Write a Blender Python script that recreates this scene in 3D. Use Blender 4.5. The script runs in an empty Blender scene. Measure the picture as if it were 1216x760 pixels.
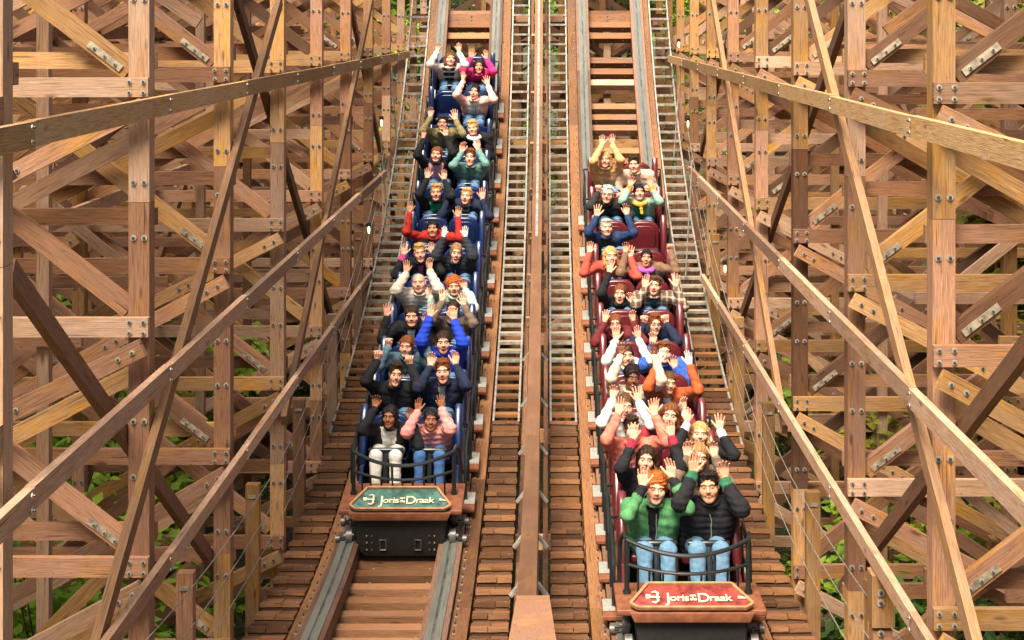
import bpy, math, random
import numpy as np
from mathutils import Vector, Matrix
R=random.Random(7)
S=bpy.context.scene
COL=S.collection
F=1900.0; CX=650.0; CY=30.0; CAMX=0.15; CAMZ=7.0; W=0.5
def P(x,y,Y):
    return Vector(((x-CX)*Y/F+CAMX, Y, CAMZ-(y-CY)*Y/F))
# ------------------------------------------------------------------ profile
_C=[-1.24696452e-04,9.89464235e-03,-3.08727963e-01,4.24616795e+00,-1.62441738e+01]
def _h(Y): return np.polyval(_C,Y)
def _hd(Y): return np.polyval(np.polyder(_C),Y)
def zt(Y):
    if Y>29.5: h=_h(29.5)+_hd(29.5)*(Y-29.5)
    elif Y<14.2: h=_h(14.2)+_hd(14.2)*(Y-14.2)*0.4-0.012*(14.2-Y)**2
    else: h=_h(Y)
    return CAMZ-h
YY=np.linspace(5,40,3501)
ZZ=np.array([zt(y) for y in YY])
SS=np.r_[0,np.cumsum(np.hypot(np.diff(YY),np.diff(ZZ)))]
def s_at(Y): return float(np.interp(Y,YY,SS))
def Y_at(s): return float(np.interp(s,SS,YY))
def zof(Y): return float(np.interp(Y,YY,ZZ))
def frame(Y):
    e=0.15
    t=Vector((0,2*e,zof(Y+e)-zof(Y-e))).normalized()
    return t,Vector((0,-t.z,t.y))
# ------------------------------------------------------------------ materials
def newmat(n):
    m=bpy.data.materials.new(n); m.use_nodes=True
    nt=m.node_tree; b=nt.nodes['Principled BSDF']
    return m,nt,b
def N(nt,t,**k):
    n=nt.nodes.new(t)
    for a,v in k.items():
        if a in n.inputs: n.inputs[a].default_value=v
        else: setattr(n,a,v)
    return n
def ramp(nt,fac,stops):
    r=nt.nodes.new('ShaderNodeValToRGB')
    while len(r.color_ramp.elements)<len(stops): r.color_ramp.elements.new(0.5)
    for e,(p,c) in zip(r.color_ramp.elements,stops):
        e.position=p; e.color=(*c,1) if len(c)==3 else c
    nt.links.new(fac,r.inputs[0]); return r
def mixc(nt,fac,a,b,mode='MIX'):
    m=nt.nodes.new('ShaderNodeMix'); m.data_type='RGBA'; m.blend_type=mode
    for sock,v in ((m.inputs[0],fac),(m.inputs[6],a),(m.inputs[7],b)):
        if isinstance(v,(int,float)): sock.default_value=v
        elif isinstance(v,tuple): sock.default_value=(*v,1)
        else: nt.links.new(v,sock)
    return m.outputs[2]
def wood(name,base,alt,stain,dark,rough=.75,stain_amt=.5,grain=1.0,wet=0.0):
    m,nt,b=newmat(name); L=nt.links.new
    uv=N(nt,'ShaderNodeUVMap'); uv.uv_map='UV'
    at=N(nt,'ShaderNodeAttribute'); at.attribute_name='rnd'
    def noise(sx,sy,sc,det=5,rg=.55,off=0):
        mp=N(nt,'ShaderNodeMapping'); mp.inputs['Scale'].default_value=(sx,sy,1); mp.inputs['Location'].default_value=(off,off*.7,off)
        L(uv.outputs[0],mp.inputs[0])
        n=N(nt,'ShaderNodeTexNoise'); n.inputs['Scale'].default_value=sc; n.inputs['Detail'].default_value=det; n.inputs['Roughness'].default_value=rg
        L(mp.outputs[0],n.inputs['Vector']); return n.outputs[0]
    fine=noise(1.3,40,5.0,6,.65)
    wavy=noise(.9,17,3.6,4,.6,3)
    big=noise(.9,1.6,1.1,4,.55,9)
    blot=noise(1.0,3.0,1.7,5,.6,17)
    speck=noise(6,14,3,3,.6,31)
    tone=mixc(nt,ramp(nt,at.outputs['Fac'],[(0,(0,0,0)),(1,(1,1,1))]).outputs[0],base,alt)
    c=mixc(nt,ramp(nt,big,[(.38,(0,0,0)),(.68,(1,1,1))]).outputs[0],tone,alt)
    sf=N(nt,'ShaderNodeMath',operation='MULTIPLY'); L(ramp(nt,blot,[(.50,(0,0,0)),(.66,(1,1,1))]).outputs[0],sf.inputs[0]); sf.inputs[1].default_value=stain_amt
    c=mixc(nt,sf.outputs[0],c,stain)
    g=N(nt,'ShaderNodeMath',operation='MULTIPLY'); L(ramp(nt,fine,[(.38,(1,1,1)),(.60,(0,0,0))]).outputs[0],g.inputs[0]); g.inputs[1].default_value=.55*grain
    c=mixc(nt,g.outputs[0],c,dark)
    g2=N(nt,'ShaderNodeMath',operation='MULTIPLY'); L(ramp(nt,wavy,[(.30,(1,1,1)),(.48,(0,0,0))]).outputs[0],g2.inputs[0]); g2.inputs[1].default_value=.42*grain
    c=mixc(nt,g2.outputs[0],c,dark)
    g3=N(nt,'ShaderNodeMath',operation='MULTIPLY'); L(ramp(nt,speck,[(.64,(0,0,0)),(.72,(1,1,1))]).outputs[0],g3.inputs[0]); g3.inputs[1].default_value=.55
    c=mixc(nt,g3.outputs[0],c,dark)
    gry=noise(.7,2.2,1.9,4,.6,71)
    gf=N(nt,'ShaderNodeMath',operation='MULTIPLY'); L(ramp(nt,gry,[(.48,(0,0,0)),(.66,(1,1,1))]).outputs[0],gf.inputs[0]); gf.inputs[1].default_value=.25
    c=mixc(nt,gf.outputs[0],c,tuple(.45*x+.55*(sum(base)/3*1.25) for x in alt))
    mpk=N(nt,'ShaderNodeMapping'); mpk.inputs['Scale'].default_value=(2.2,7.5,1); L(uv.outputs[0],mpk.inputs[0])
    vk=N(nt,'ShaderNodeTexVoronoi'); vk.inputs['Scale'].default_value=1.0; vk.inputs['Randomness'].default_value=1; L(mpk.outputs[0],vk.inputs['Vector'])
    kf=N(nt,'ShaderNodeMath',operation='MULTIPLY'); L(ramp(nt,vk.outputs['Distance'],[(.05,(1,1,1)),(.14,(0,0,0))]).outputs[0],kf.inputs[0]); kf.inputs[1].default_value=.75
    c=mixc(nt,kf.outputs[0],c,dark)
    crk=noise(1.1,38,2.0,2,.5,57)
    cf=N(nt,'ShaderNodeMath',operation='MULTIPLY'); L(ramp(nt,crk,[(.30,(1,1,1)),(.345,(0,0,0))]).outputs[0],cf.inputs[0]); cf.inputs[1].default_value=.8
    c=mixc(nt,cf.outputs[0],c,dark)
    tf=N(nt,'ShaderNodeMapRange'); L(at.outputs['Fac'],tf.inputs[0]); tf.inputs[3].default_value=.62; tf.inputs[4].default_value=1.35
    c=mixc(nt,1.0,c,tf.outputs[0],'MULTIPLY')
    L(c,b.inputs['Base Color']); b.inputs['Roughness'].default_value=rough
    b.inputs['Specular IOR Level'].default_value=.3+wet
    bp=N(nt,'ShaderNodeBump'); bp.inputs['Strength'].default_value=.5; bp.inputs['Distance'].default_value=.006
    L(fine,bp.inputs['Height']); L(bp.outputs[0],b.inputs['Normal'])
    return m
def plain(name,c,rough=.6,metal=0,var=.15,scale=30,spec=.5,bump=0,coat=0):
    m,nt,b=newmat(name); L=nt.links.new
    tc=N(nt,'ShaderNodeTexCoord'); n=N(nt,'ShaderNodeTexNoise'); n.inputs['Scale'].default_value=scale; n.inputs['Detail'].default_value=4
    L(tc.outputs['Object'],n.inputs['Vector'])
    d=tuple(x*(1-var) for x in c); e=tuple(min(1,x*(1+var)) for x in c)
    r=ramp(nt,n.outputs[0],[(.35,d),(.65,e)]); L(r.outputs[0],b.inputs['Base Color'])
    b.inputs['Roughness'].default_value=rough; b.inputs['Metallic'].default_value=metal; b.inputs['Specular IOR Level'].default_value=spec
    if coat: b.inputs['Coat Weight'].default_value=coat; b.inputs['Coat Roughness'].default_value=.15
    if bump:
        bp=N(nt,'ShaderNodeBump'); bp.inputs['Strength'].default_value=bump; bp.inputs['Distance'].default_value=.004; L(n.outputs[0],bp.inputs['Height']); L(bp.outputs[0],b.inputs['Normal'])
    return m
M={}
M['pink']=wood('timber_pinkish',(.33,.155,.085),(.46,.245,.15),(.54,.25,.03),(.060,.023,.010),stain_amt=.62)
M['tan']=wood('timber_tan',(.44,.25,.155),(.56,.36,.24),(.52,.26,.06),(.11,.05,.022),stain_amt=.4)
M['darkmid']=wood('timber_wet_brown',(.19,.085,.042),(.28,.135,.07),(.36,.15,.03),(.04,.016,.008),stain_amt=.45)
M['ochre']=wood('timber_ochre',(.42,.21,.065),(.50,.29,.13),(.62,.30,.03),(.085,.034,.012),stain_amt=.8)
M['ribbon']=wood('timber_ribbon',(.42,.235,.085),(.54,.34,.16),(.50,.28,.06),(.11,.05,.02),stain_amt=.6)
M['dark']=wood('timber_dark',(.13,.062,.035),(.20,.10,.055),(.24,.11,.03),(.03,.015,.01),stain_amt=.4)
M['step']=wood('timber_step',(.135,.055,.022),(.25,.115,.05),(.34,.135,.025),(.045,.018,.009),stain_amt=.5)
M['tie']=wood('timber_tie',(.20,.085,.034),(.34,.165,.08),(.38,.16,.035),(.05,.02,.01),stain_amt=.5)
M['greystep']=wood('timber_greyed',(.22,.15,.09),(.40,.32,.22),(.36,.27,.15),(.12,.09,.06),stain_amt=.3)
M['railwood']=wood('timber_rail',(.16,.085,.055),(.24,.135,.09),(.22,.11,.05),(.04,.02,.015),stain_amt=.3,rough=.55)
M['pale']=wood('timber_pale',(.19,.09,.045),(.27,.14,.08),(.42,.22,.08),(.16,.075,.04),stain_amt=.4,grain=.8)
M['galv']=plain('galvanised_steel',(.36,.34,.30),.5,.4,.3,14)
M['bolt']=plain('bolt_steel',(.46,.43,.38),.5,.5,.25,60)
M['boltdark']=plain('bolt_centre',(.10,.085,.07),.5,.6,.2,60)
M['plate']=plain('plate_steel',(.36,.31,.23),.6,.35,.4,18)
M['railsteel']=wood('rail_steel',(.11,.115,.10),(.19,.20,.18),(.10,.075,.05),(.06,.06,.05),rough=.4,stain_amt=.35,wet=.3)
M['sideboard']=wood('timber_sideboard',(.17,.075,.035),(.28,.13,.055),(.34,.15,.035),(.04,.016,.01),stain_amt=.5)
M['railsteel2']=plain('rail_steel_worn',(.16,.17,.15),.35,.6,.4,7)
M['black']=plain('black_paint',(.012,.017,.018),.32,.0,.2,20,coat=.3)
M['chassis']=plain('greasy_black_steel',(.006,.006,.006),.7,.0,.4,20)
M['white']=plain('white_tread_plate',(.30,.30,.28),.6,0,.12,50)
M['blue']=plain('blue_vinyl',(.006,.020,.085),.28,0,.15,9,coat=.3)
M['maroon']=plain('maroon_vinyl',(.105,.013,.018),.28,0,.15,9,coat=.3)
M['rust']=plain('car_board_rust',(.19,.065,.028),.6,0,.25,12)
M['teal']=plain('panel_teal',(.05,.125,.105),.5,0,.5,14)
M['redp']=plain('panel_red',(.24,.035,.028),.5,0,.5,14)
M['gold']=plain('aged_cream_gold',(.56,.44,.27),.45,0,.2,20)
M['letter']=plain('letter_cream',(.70,.60,.42),.5,0,.1,30)
M['wheel']=plain('wheel_steel',(.13,.125,.12),.45,.5,.25,30)
M['frame_wood']=plain('panel_frame',(.36,.19,.09),.5,0,.2,15)
# ------------------------------------------------------------------ mesh builder
class MB:
    def __init__(s): s.v=[];s.f=[];s.m=[];s.uv=[];s.rn=[]; s.mats=[]
    def mi(s,mat):
        if mat not in s.mats: s.mats.append(mat)
        return s.mats.index(mat)
    def poly(s,pts,mat,uvs=None,rnd=.5):
        i=len(s.v); s.v+= [tuple(p) for p in pts]; s.f.append(tuple(range(i,i+len(pts)))); s.m.append(s.mi(mat))
        s.uv+= uvs or [(p[0],p[1]) for p in pts]; s.rn+=[rnd]*len(pts)
    def box8(s,c,mat,L,rnd=None,wid=.14):
        """c: 8 corners [a0..a3 at start, b0..b3 at end]; grain runs a->b"""
        rnd=R.random() if rnd is None else rnd
        u0=R.random()*50; v0=R.random()*20
        for k in range(4):
            a,b=k,(k+1)%4
            w=(Vector(c[a])-Vector(c[b])).length
            s.poly([c[a],c[b],c[b+4],c[a+4]],mat,[(u0,v0+k*.37),(u0,v0+k*.37+w),(u0+L,v0+k*.37+w),(u0+L,v0+k*.37)],rnd)
        s.poly([c[3],c[2],c[1],c[0]],mat,[(u0,v0),(u0+.02,v0),(u0+.02,v0+wid),(u0,v0+wid)],rnd)
        s.poly([c[4],c[5],c[6],c[7]],mat,[(u0+3,v0),(u0+3.02,v0),(u0+3.02,v0+wid),(u0+3,v0+wid)],rnd)
    def beam(s,p0,p1,w,h,mat,up=(0,0,1),rnd=None):
        """w = thickness sideways, h = along up"""
        if mat is M['pink']:
            q=R.random(); mat=M['tan'] if q<.22 else M['darkmid'] if q<.42 else M['ochre'] if q<.58 else mat
        p0=Vector(p0);p1=Vector(p1); d=p1-p0; L=d.length; d.normalize()
        up=Vector(up); sx=d.cross(up)
        if sx.length<1e-4: sx=d.cross(Vector((0,1,0)))
        sx.normalize(); u=sx.cross(d).normalized()
        c=[]
        for p in (p0,p1):
            for a,b in ((-1,-1),(1,-1),(1,1),(-1,1)): c.append(p+sx*(a*w/2)+u*(b*h/2))
        # bevel-less, closed box
        s.box8(c,mat,L,rnd,w)
    def bolt(s,p,n,r=.021,t=.012):
        p=Vector(p);n=Vector(n).normalized()
        a=n.orthogonal().normalized(); b=n.cross(a)
        K=8
        ring=[p+a*(r*math.cos(2*math.pi*i/K))+b*(r*math.sin(2*math.pi*i/K)) for i in range(K)]
        top=[q+n*t*.5 for q in ring]
        for i in range(K): s.poly([ring[i],ring[(i+1)%K],top[(i+1)%K],top[i]],M['bolt'])
        s.poly(top,M['bolt'])
        r2=r*.5
        ring=[p+n*t*.5+a*(r2*math.cos(2*math.pi*i/6))+b*(r2*math.sin(2*math.pi*i/6)) for i in range(6)]
        top=[q+n*t for q in ring]
        for i in range(6): s.poly([ring[i],ring[(i+1)%6],top[(i+1)%6],top[i]],M['boltdark'])
        s.poly(top,M['boltdark'])
    def tube(s,pts,r,mat,K=8,closed=False):
        pts=[Vector(p) for p in pts]; n=len(pts); rr=r if isinstance(r,(list,tuple)) else [r]*n
        rings=[]; prev=None
        for i,p in enumerate(pts):
            if closed: d=pts[(i+1)%n]-pts[i-1]
            else: d=pts[min(i+1,n-1)]-pts[max(i-1,0)]
            d.normalize()
            a=(prev-d*prev.dot(d)) if prev is not None else d.orthogonal()
            if a.length<1e-5: a=d.orthogonal()
            a.normalize(); prev=a; b=d.cross(a)
            rings.append([p+a*(rr[i]*math.cos(2*math.pi*k/K))+b*(rr[i]*math.sin(2*math.pi*k/K)) for k in range(K)])
        m=n if closed else n-1
        for i in range(m):
            A=rings[i];B=rings[(i+1)%n]
            for k in range(K): s.poly([A[k],A[(k+1)%K],B[(k+1)%K],B[k]],mat)
        if not closed:
            s.poly(rings[0][::-1],mat); s.poly(rings[-1],mat)
    def add(s,verts,faces,mats,matlist):
        i=len(s.v); s.v+= [tuple(v) for v in verts]
        s.uv+=[]; 
        raise NotImplementedError
    def build(s,name,parent=None,smooth=False,merge=False):
        me=bpy.data.meshes.new(name); me.from_pydata(s.v,[],s.f)
        for m in s.mats: me.materials.append(m)
        me.polygons.foreach_set('material_index',s.m)
        uvl=me.uv_layers.new(name='UV'); flat=np.array(s.uv,dtype=np.float32).ravel()
        uvl.data.foreach_set('uv',flat)
        a=me.attributes.new('rnd','FLOAT','POINT'); a.data.foreach_set('value',np.array(s.rn,dtype=np.float32))
        if smooth: me.polygons.foreach_set('use_smooth',[True]*len(me.polygons))
        me.update()
        if merge:
            import bmesh
            bm=bmesh.new(); bm.from_mesh(me); bmesh.ops.remove_doubles(bm,verts=bm.verts,dist=1e-5)
            bmesh.ops.recalc_face_normals(bm,faces=bm.faces); bm.to_mesh(me); bm.free()
        o=bpy.data.objects.new(name,me); COL.objects.link(o)
        if parent: o.parent=parent
        return o
def empty(name,label,cat,loc=(0,0,0),group=None):
    o=bpy.data.objects.new(name,None); COL.objects.link(o); o.location=loc; o.empty_display_size=.2
    o['label']=label;o['category']=cat
    if group:o['group']=group
    return o
def tag(o,label,cat,group=None):
    o['label']=label;o['category']=cat
    if group:o['group']=group
    return o
# children of an empty at loc: builder in world coordinates -> shift
class WB(MB):
    """mesh builder in world coordinates, built relative to a parent's location"""
    def put(s,name,parent,**k):
        l=parent.location
        s.v=[(x-l.x,y-l.y,z-l.z) for x,y,z in s.v]
        return s.build(name,parent,**k)
def top_beam(name,label,cat,p0,p1,w,h,mat,up=(0,0,1),group=None,bolts=None,rnd=None):
    p0=Vector(p0);p1=Vector(p1);mb=MB(); mb.beam(Vector((0,0,0)),p1-p0,w,h,mat,up,rnd)
    for b in bolts or []: mb.bolt(Vector(b[0])-p0,b[1])
    o=mb.build(name); o.location=p0; return tag(o,label,cat,group)
# ------------------------------------------------------------------ ground
def ground():
    m,nt,b=newmat('woodland_floor'); L=nt.links.new
    tc=N(nt,'ShaderNodeTexCoord')
    n=N(nt,'ShaderNodeTexNoise'); n.inputs['Scale'].default_value=2.2; n.inputs['Detail'].default_value=8; L(tc.outputs['Object'],n.inputs['Vector'])
    v=N(nt,'ShaderNodeTexNoise'); v.inputs['Scale'].default_value=14; v.inputs['Detail'].default_value=6; L(tc.outputs['Object'],v.inputs['Vector'])
    c=mixc(nt,ramp(nt,n.outputs[0],[(.42,(0,0,0)),(.58,(1,1,1))]).outputs[0],(.035,.025,.014),(.025,.06,.012))
    c=mixc(nt,ramp(nt,v.outputs[0],[(.5,(0,0,0)),(.62,(1,1,1))]).outputs[0],c,(.10,.065,.04))
    L(c,b.inputs['Base Color']); b.inputs['Roughness'].default_value=.95
    bp=N(nt,'ShaderNodeBump'); bp.inputs['Strength'].default_value=.8; bp.inputs['Distance'].default_value=.05; L(v.outputs[0],bp.inputs['Height']); L(bp.outputs[0],b.inputs['Normal'])
    me=bpy.data.meshes.new('ground'); n_=120; xs=np.r_[np.linspace(-400,-45,12)[:-1],np.linspace(-40,40,60),np.linspace(45,400,12)[1:]]
    ys=np.r_[np.linspace(-300,-12,10)[:-1],np.linspace(-10,75,64),np.linspace(80,900,12)[1:]]
    def hz(x,y): 
        return 0.25*math.sin(x*.5+1)*math.cos(y*.4)+max(0,min(3.5,(y-32)*.12))+max(0,min(2.5,(abs(x)-7)*.12))
    vs=[(x,y,hz(x,y)) for y in ys for x in xs]; nx=len(xs)
    fs=[(j*nx+i,j*nx+i+1,(j+1)*nx+i+1,(j+1)*nx+i) for j in range(len(ys)-1) for i in range(nx-1)]
    me.from_pydata(vs,[],fs); me.materials.append(m); me.polygons.foreach_set('use_smooth',[True]*len(fs))
    o=bpy.data.objects.new('ground',me); COL.objects.link(o); o['kind']='structure'
    return hz
HZ=ground()
ORD=['nearest','second','third','fourth','fifth','sixth','seventh','eighth','ninth','tenth','eleventh','twelfth']
SIDE={-1:'left',1:'right'}
POSTX=[2.5,4.45,6.5,8.7,11.2]
LEV=[-2.7,-1.15,.40,1.95,3.5,5.05,6.5]
def bent(side,Y,k):
    root=empty('timber_frame','%s upright timber frame from the camera in the %s wall of the coaster structure'%(ORD[k],SIDE[side]),'timber frame',(side*2.5,Y,0),'cross frames of the timber walls')
    ncol=2 if Y<9 else 3 if Y<14 else 4 if Y<24 else 5
    if side>0: ncol=min(ncol,3)
    cols=POSTX[:ncol]
    ztop=CAMZ+1.7+ (1.6 if Y>20 else 0)
    for j,X in enumerate(cols):
        mb=WB(); x=side*X
        mat=M['pink'] if (j==0 and R.random()<.35) or R.random()<.6 else M['ochre']
        if j==0 and k>0 and R.random()<.5: mat=M['ochre']
        w=.135 if j==0 else .12
        zb=HZ(x,Y)-.2
        # spliced: several lengths end to end
        cuts=[zb]+[CAMZ-c for c in (4.3,1.15) if CAMZ-c>zb]+[ztop]
        for a,b in zip(cuts[:-1],cuts[1:]):
            mb.beam((x,Y,a+.0015),(x,Y,b-.0015),w,w*1.05,mat,up=(0,1,0))
            mat=M['pink'] if mat is M['ochre'] or R.random()<.5 else M['ochre']
        if j<2:
            for l in LEV:
                for dz in (.62,.98):
                    for dx in (-.035,.035):
                        mb.bolt((x+dx,Y-w*.53,CAMZ-l-dz+.05*R.random()*0),(0,-1,0))
        else:
            for l in LEV: mb.bolt((x,Y-w*.53,CAMZ-l-.8),(0,-1,0))
        mb.put('post',root)
    xin=2.5-.075; xo=cols[-1]+(.9 if ncol<5 else .2)
    # horizontal ledgers
    for li,l in enumerate(LEV):
        z=CAMZ-l
        if z<.2: continue
        mb=WB()
        y0=Y-.107
        mb.beam((side*xin,y0,z),(side*xo,y0,z+R.uniform(-.02,.02)),.055,.125,M['pink'] if R.random()<.8 else M['ochre'])
        for X in cols:
            for dx in (-.045,.045):
                for dz in (-.035,.035): mb.bolt((side*(X+dx),y0-.028,z+dz),(0,-1,0),.017)
        mb.put('ledger',root)
        if Y>8.8 or li%2==0:
            mb=WB(); zz=z+.165 if li%2==0 else z+.69
            mb.beam((side*(xin+.0),Y+.107,zz),(side*(xo-.1),Y+.107,zz+R.uniform(-.03,.03)),.055,.11,M['pink'])
            mb.put('ledger',root)
        if R.random()<.6:
            mb=WB(); zz=z-.52
            mb.beam((side*(cols[1]-.8),Y+.17,zz),(side*(xo),Y+.17,zz+R.uniform(-.05,.05)),.055,.12,M['pink'])
            mb.put('ledger',root)
    # diagonal braces
    for li in range(len(LEV)-1):
        zu=CAMZ-LEV[li]; zl=CAMZ-LEV[li+1]
        if zl<-.2: continue
        for j in range(ncol):
            Xa=cols[j]; Xb=cols[j+1] if j+1<ncol else xo+.5
            full=(Xb-Xa)
            if side>0 and j>=1 and li<=3 and R.random()<.5: continue
            # from inner-low to outer-high
            a=Vector((side*(Xa+.075),Y,zl+.10)); b=Vector((side*(Xb-.06),Y,zl+.10+full*.72))
            mb=WB(); mt=M['pink'] if R.random()<.7 else M['dark'] if R.random()<.4 else M['ochre']
            mb.beam(a,b,.07,.125,mt,up=(0,0,1))
            br=mb.put('diagonal_brace',root)
            if j<3 and R.random()<.75:
                d=(b-a).normalized(); mp=WB(); n0=a+d*.06+Vector((0,-.0425,-.02)); 
                mp.beam(n0,n0+d*.27,.008,.046,M['plate'])
                for t in (.05,.135,.22): mp.bolt(n0+d*t+Vector((0,-.004,0)),(0,-1,0),.014)
                pl=mp.put('steel_plate',root); pl.parent=br
            if Y>9 and R.random()<(.45 if side<0 else .4):
                t0=R.uniform(.0,.5); a=Vector((side*(Xa+R.uniform(.1,.6)),Y+.24,zu-.05)); b=Vector((side*(Xb+R.uniform(-.6,.1)),Y+.24,zl+R.uniform(.0,.5)))
                if R.random()<.5: a.x,b.x=b.x,a.x
                mb=WB(); mb.beam(a,b,.05,.10,M['pink'],up=(0,0,1)); mb.put('diagonal_brace',root)
            # from inner-high to outer-low, doubled
            for q,(yo,dz) in enumerate(((-.165,-.12),(.175,-.30))):
                if q and R.random()<.25: continue
                a=Vector((side*(Xa-.02),Y+yo,zu+dz)); b=Vector((side*(Xb+.02),Y+yo,zu+dz-full*R.uniform(.50,.60)))
                if b.z<-.3: continue
                if j==0 and q==0: a.x=side*(Xa-.05)
                mb=WB(); mb.beam(a,b,.055,.115,M['pink'] if R.random()<.85 else M['ochre'],up=(0,0,1))
                if q==0:
                    d=(b-a).normalized()
                    for t in (.07,.17,.9,1.0,1.1): mb.bolt(a+d*t+Vector((0,-.028,0)),(0,-1,0),.018)
                mb.put('diagonal_brace',root)
    return root
BL=[7.66]+[7.8+2.65*i for i in range(1,11)]
BR=[6.87+2.68*i for i in range(11)]
for k,Y in enumerate(BL): bent(-1,Y,k)
for k,Y in enumerate(BR): bent(1,Y,k)
def midframe(side,Y,k):
    root=empty('timber_frame','%s thinner frame set back behind the posts of the %s timber wall'%(ORD[k],SIDE[side]),'timber frame',(side*4.0,Y,0),'thin frames set back in the walls')
    cols=[3.55,5.5,7.6]+([9.8] if side<0 and Y>20 else []); xo=cols[-1]+.6
    for X in cols:
        mb=WB(); mb.beam((side*X,Y,HZ(side*X,Y)-.2),(side*X,Y,CAMZ+1.8),.09,.09,M['pink'],up=(0,1,0)); mb.put('post',root)
    for li in range(len(LEV)-1):
        zu=CAMZ-LEV[li]-.35; zl=CAMZ-LEV[li+1]-.35
        if zu<2.6 or (side<0 and Y<20 and zu<4.2): continue
        mb=WB(); mb.beam((side*(cols[0]-.3),Y-.075,zu),(side*xo,Y-.075,zu),.045,.095,M['pink']); mb.put('ledger',root)
        for j in range(len(cols)-1):
            if side>0 and li<3 and j>0: continue
            a,b=(cols[j],cols[j+1]); q=(li+j+k)%2
            mb=WB(); mb.beam((side*a,Y+.075,(zu if q else zl)),(side*b,Y+.075,(zl if q else zu)),.045,.095,M['pink'] if R.random()<.75 else M['dark']); mb.put('diagonal_brace',root)
            mb=WB(); mb.beam((side*a,Y+.125,(zl if q else zu)),(side*b,Y+.125,(zu if q else zl)),.045,.095,M['pink']); mb.put('diagonal_brace',root)
for k,Y in enumerate(BL[1:9]): midframe(-1,Y+1.32,k)
for k,Y in enumerate(BR[1:9]): midframe(1,Y+1.34,k)
# ------------------------------------------------------------------ long ribbons of both walls
def mitre(side,H,y0,y1,name,lab,bents,mat,h=.125,X=2.33,z1=None):
    root_z=CAMZ-H
    mb=MB(); 
    ys=[y0]+[b for b in bents if y0+.3<b<y1-.3]+[y1]
    z1=root_z if z1 is None else z1
    for a,b in zip(ys[:-1],ys[1:]):
        fa=(a-y0)/(y1-y0); fb=(b-y0)/(y1-y0)
        za=(z1-root_z)*fa; zb=(z1-root_z)*fb
        o=.004*R.random()
        mb.beam((o,a-y0+.002,za+R.uniform(-.006,.006)),(o,b-y0-.002,zb+R.uniform(-.006,.006)),.05,h,mat,up=(0,0,1))
        for dz in (-.035,.035): mb.bolt((-side*.031,b-y0-.06,zb+dz),(-side,0,0),.014)
    o=mb.build(name); o.location=(side*X,y0,root_z)
    return tag(o,lab,'beam','long beams along the walls')
for sd,bn,HH in ((-1,BL,(.52,2.27,3.5)),(1,BR,(.60,2.22,3.55))):
    s=SIDE[sd]
    mitre(sd,HH[0],6.2 if sd<0 else 6.2,28.6,'ribbon_beam','uppermost ochre beam running the length of the %s timber wall into the distance'%s,bn,M['ribbon'])
    mitre(sd,HH[1],7.0,24.5,'ribbon_beam','middle long brown beam running down the length of the %s timber wall'%s,bn,M['tan'],h=.115)
    mitre(sd,HH[2],8.2,22.5,'ribbon_beam','lowest long beam at handrail height along the %s timber wall'%s,bn,M['tan'],h=.105)
# X bracing in the wall plane, from the photograph
M['ribbrown']=wood('timber_weathered_brown',(.26,.13,.06),(.36,.20,.10),(.42,.21,.04),(.06,.025,.012),stain_amt=.6)
def wallbrace(sd,x0,y0,x1,y1,dark,i,X=None):
    X=X if X is not None else (2.605 if dark else 2.395)
    ax=sd*X-CAMX
    Ya=F*ax/(x0-CX); Yb=F*ax/(x1-CX)
    a=P(x0,y0,Ya); b=P(x1,y1,Yb)
    desc='dark brown' if dark else 'weathered'
    top_beam('diagonal_brace','%s slanting brace of the %s timber wall, %s of its kind from the camera'%(desc,SIDE[sd],ORD[i]),'brace',a,b,.055,.115,M['dark'] if dark else M['ribbrown'],up=(0,0,1),group='crossed braces of the walls')
wallbrace(-1,332,0,88,861,False,1); wallbrace(-1,445,-20,337,500,False,2); wallbrace(-1,60,-260,-30,-60,False,0)
wallbrace(-1,278,-10,412,440,True,1); wallbrace(-1,10,320,268,690,True,0); wallbrace(-1,415,0,468,260,True,2)
wallbrace(1,958,-10,1176,834,False,0); wallbrace(1,843,-20,932,510,False,1)
wallbrace(1,1012,-5,858,442,True,1); wallbrace(1,1225,405,1000,700,True,0); wallbrace(1,878,-10,828,200,True,2)
# outer longitudinal beams and braces deep in the walls
for sd,bn in ((-1,BL),(1,BR)):
    for j,X in enumerate(POSTX[1:4]):
        for l in LEV[1:6]:
            y0=bn[1] if j==0 else bn[2]; 
            zz=CAMZ-l+R.uniform(-.1,.1)
            if zz<.3: continue
            top_beam('long_beam','horizontal beam joining the frames deep inside the %s timber wall'%SIDE[sd],'beam',(sd*(X-.13),y0,zz+.25),(sd*(X-.13),bn[-1],zz+.25),.055,.13,M['pink'],group='inner long beams of the %s wall'%SIDE[sd])
        for i in range(1+j,9,2):
            za=CAMZ-LEV[R.choice([3,4,5])]; 
            if za-.5<0: za=1.2
            top_beam('long_brace','slanting brace between frames deep inside the %s timber wall'%SIDE[sd],'brace',(sd*(X+.13),bn[i],za),(sd*(X+.13),bn[i+2],za+R.choice([2.6,3.1])),.055,.13,M['dark'] if R.random()<.45 else M['pink'],group='inner braces of the %s wall'%SIDE[sd])
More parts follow.
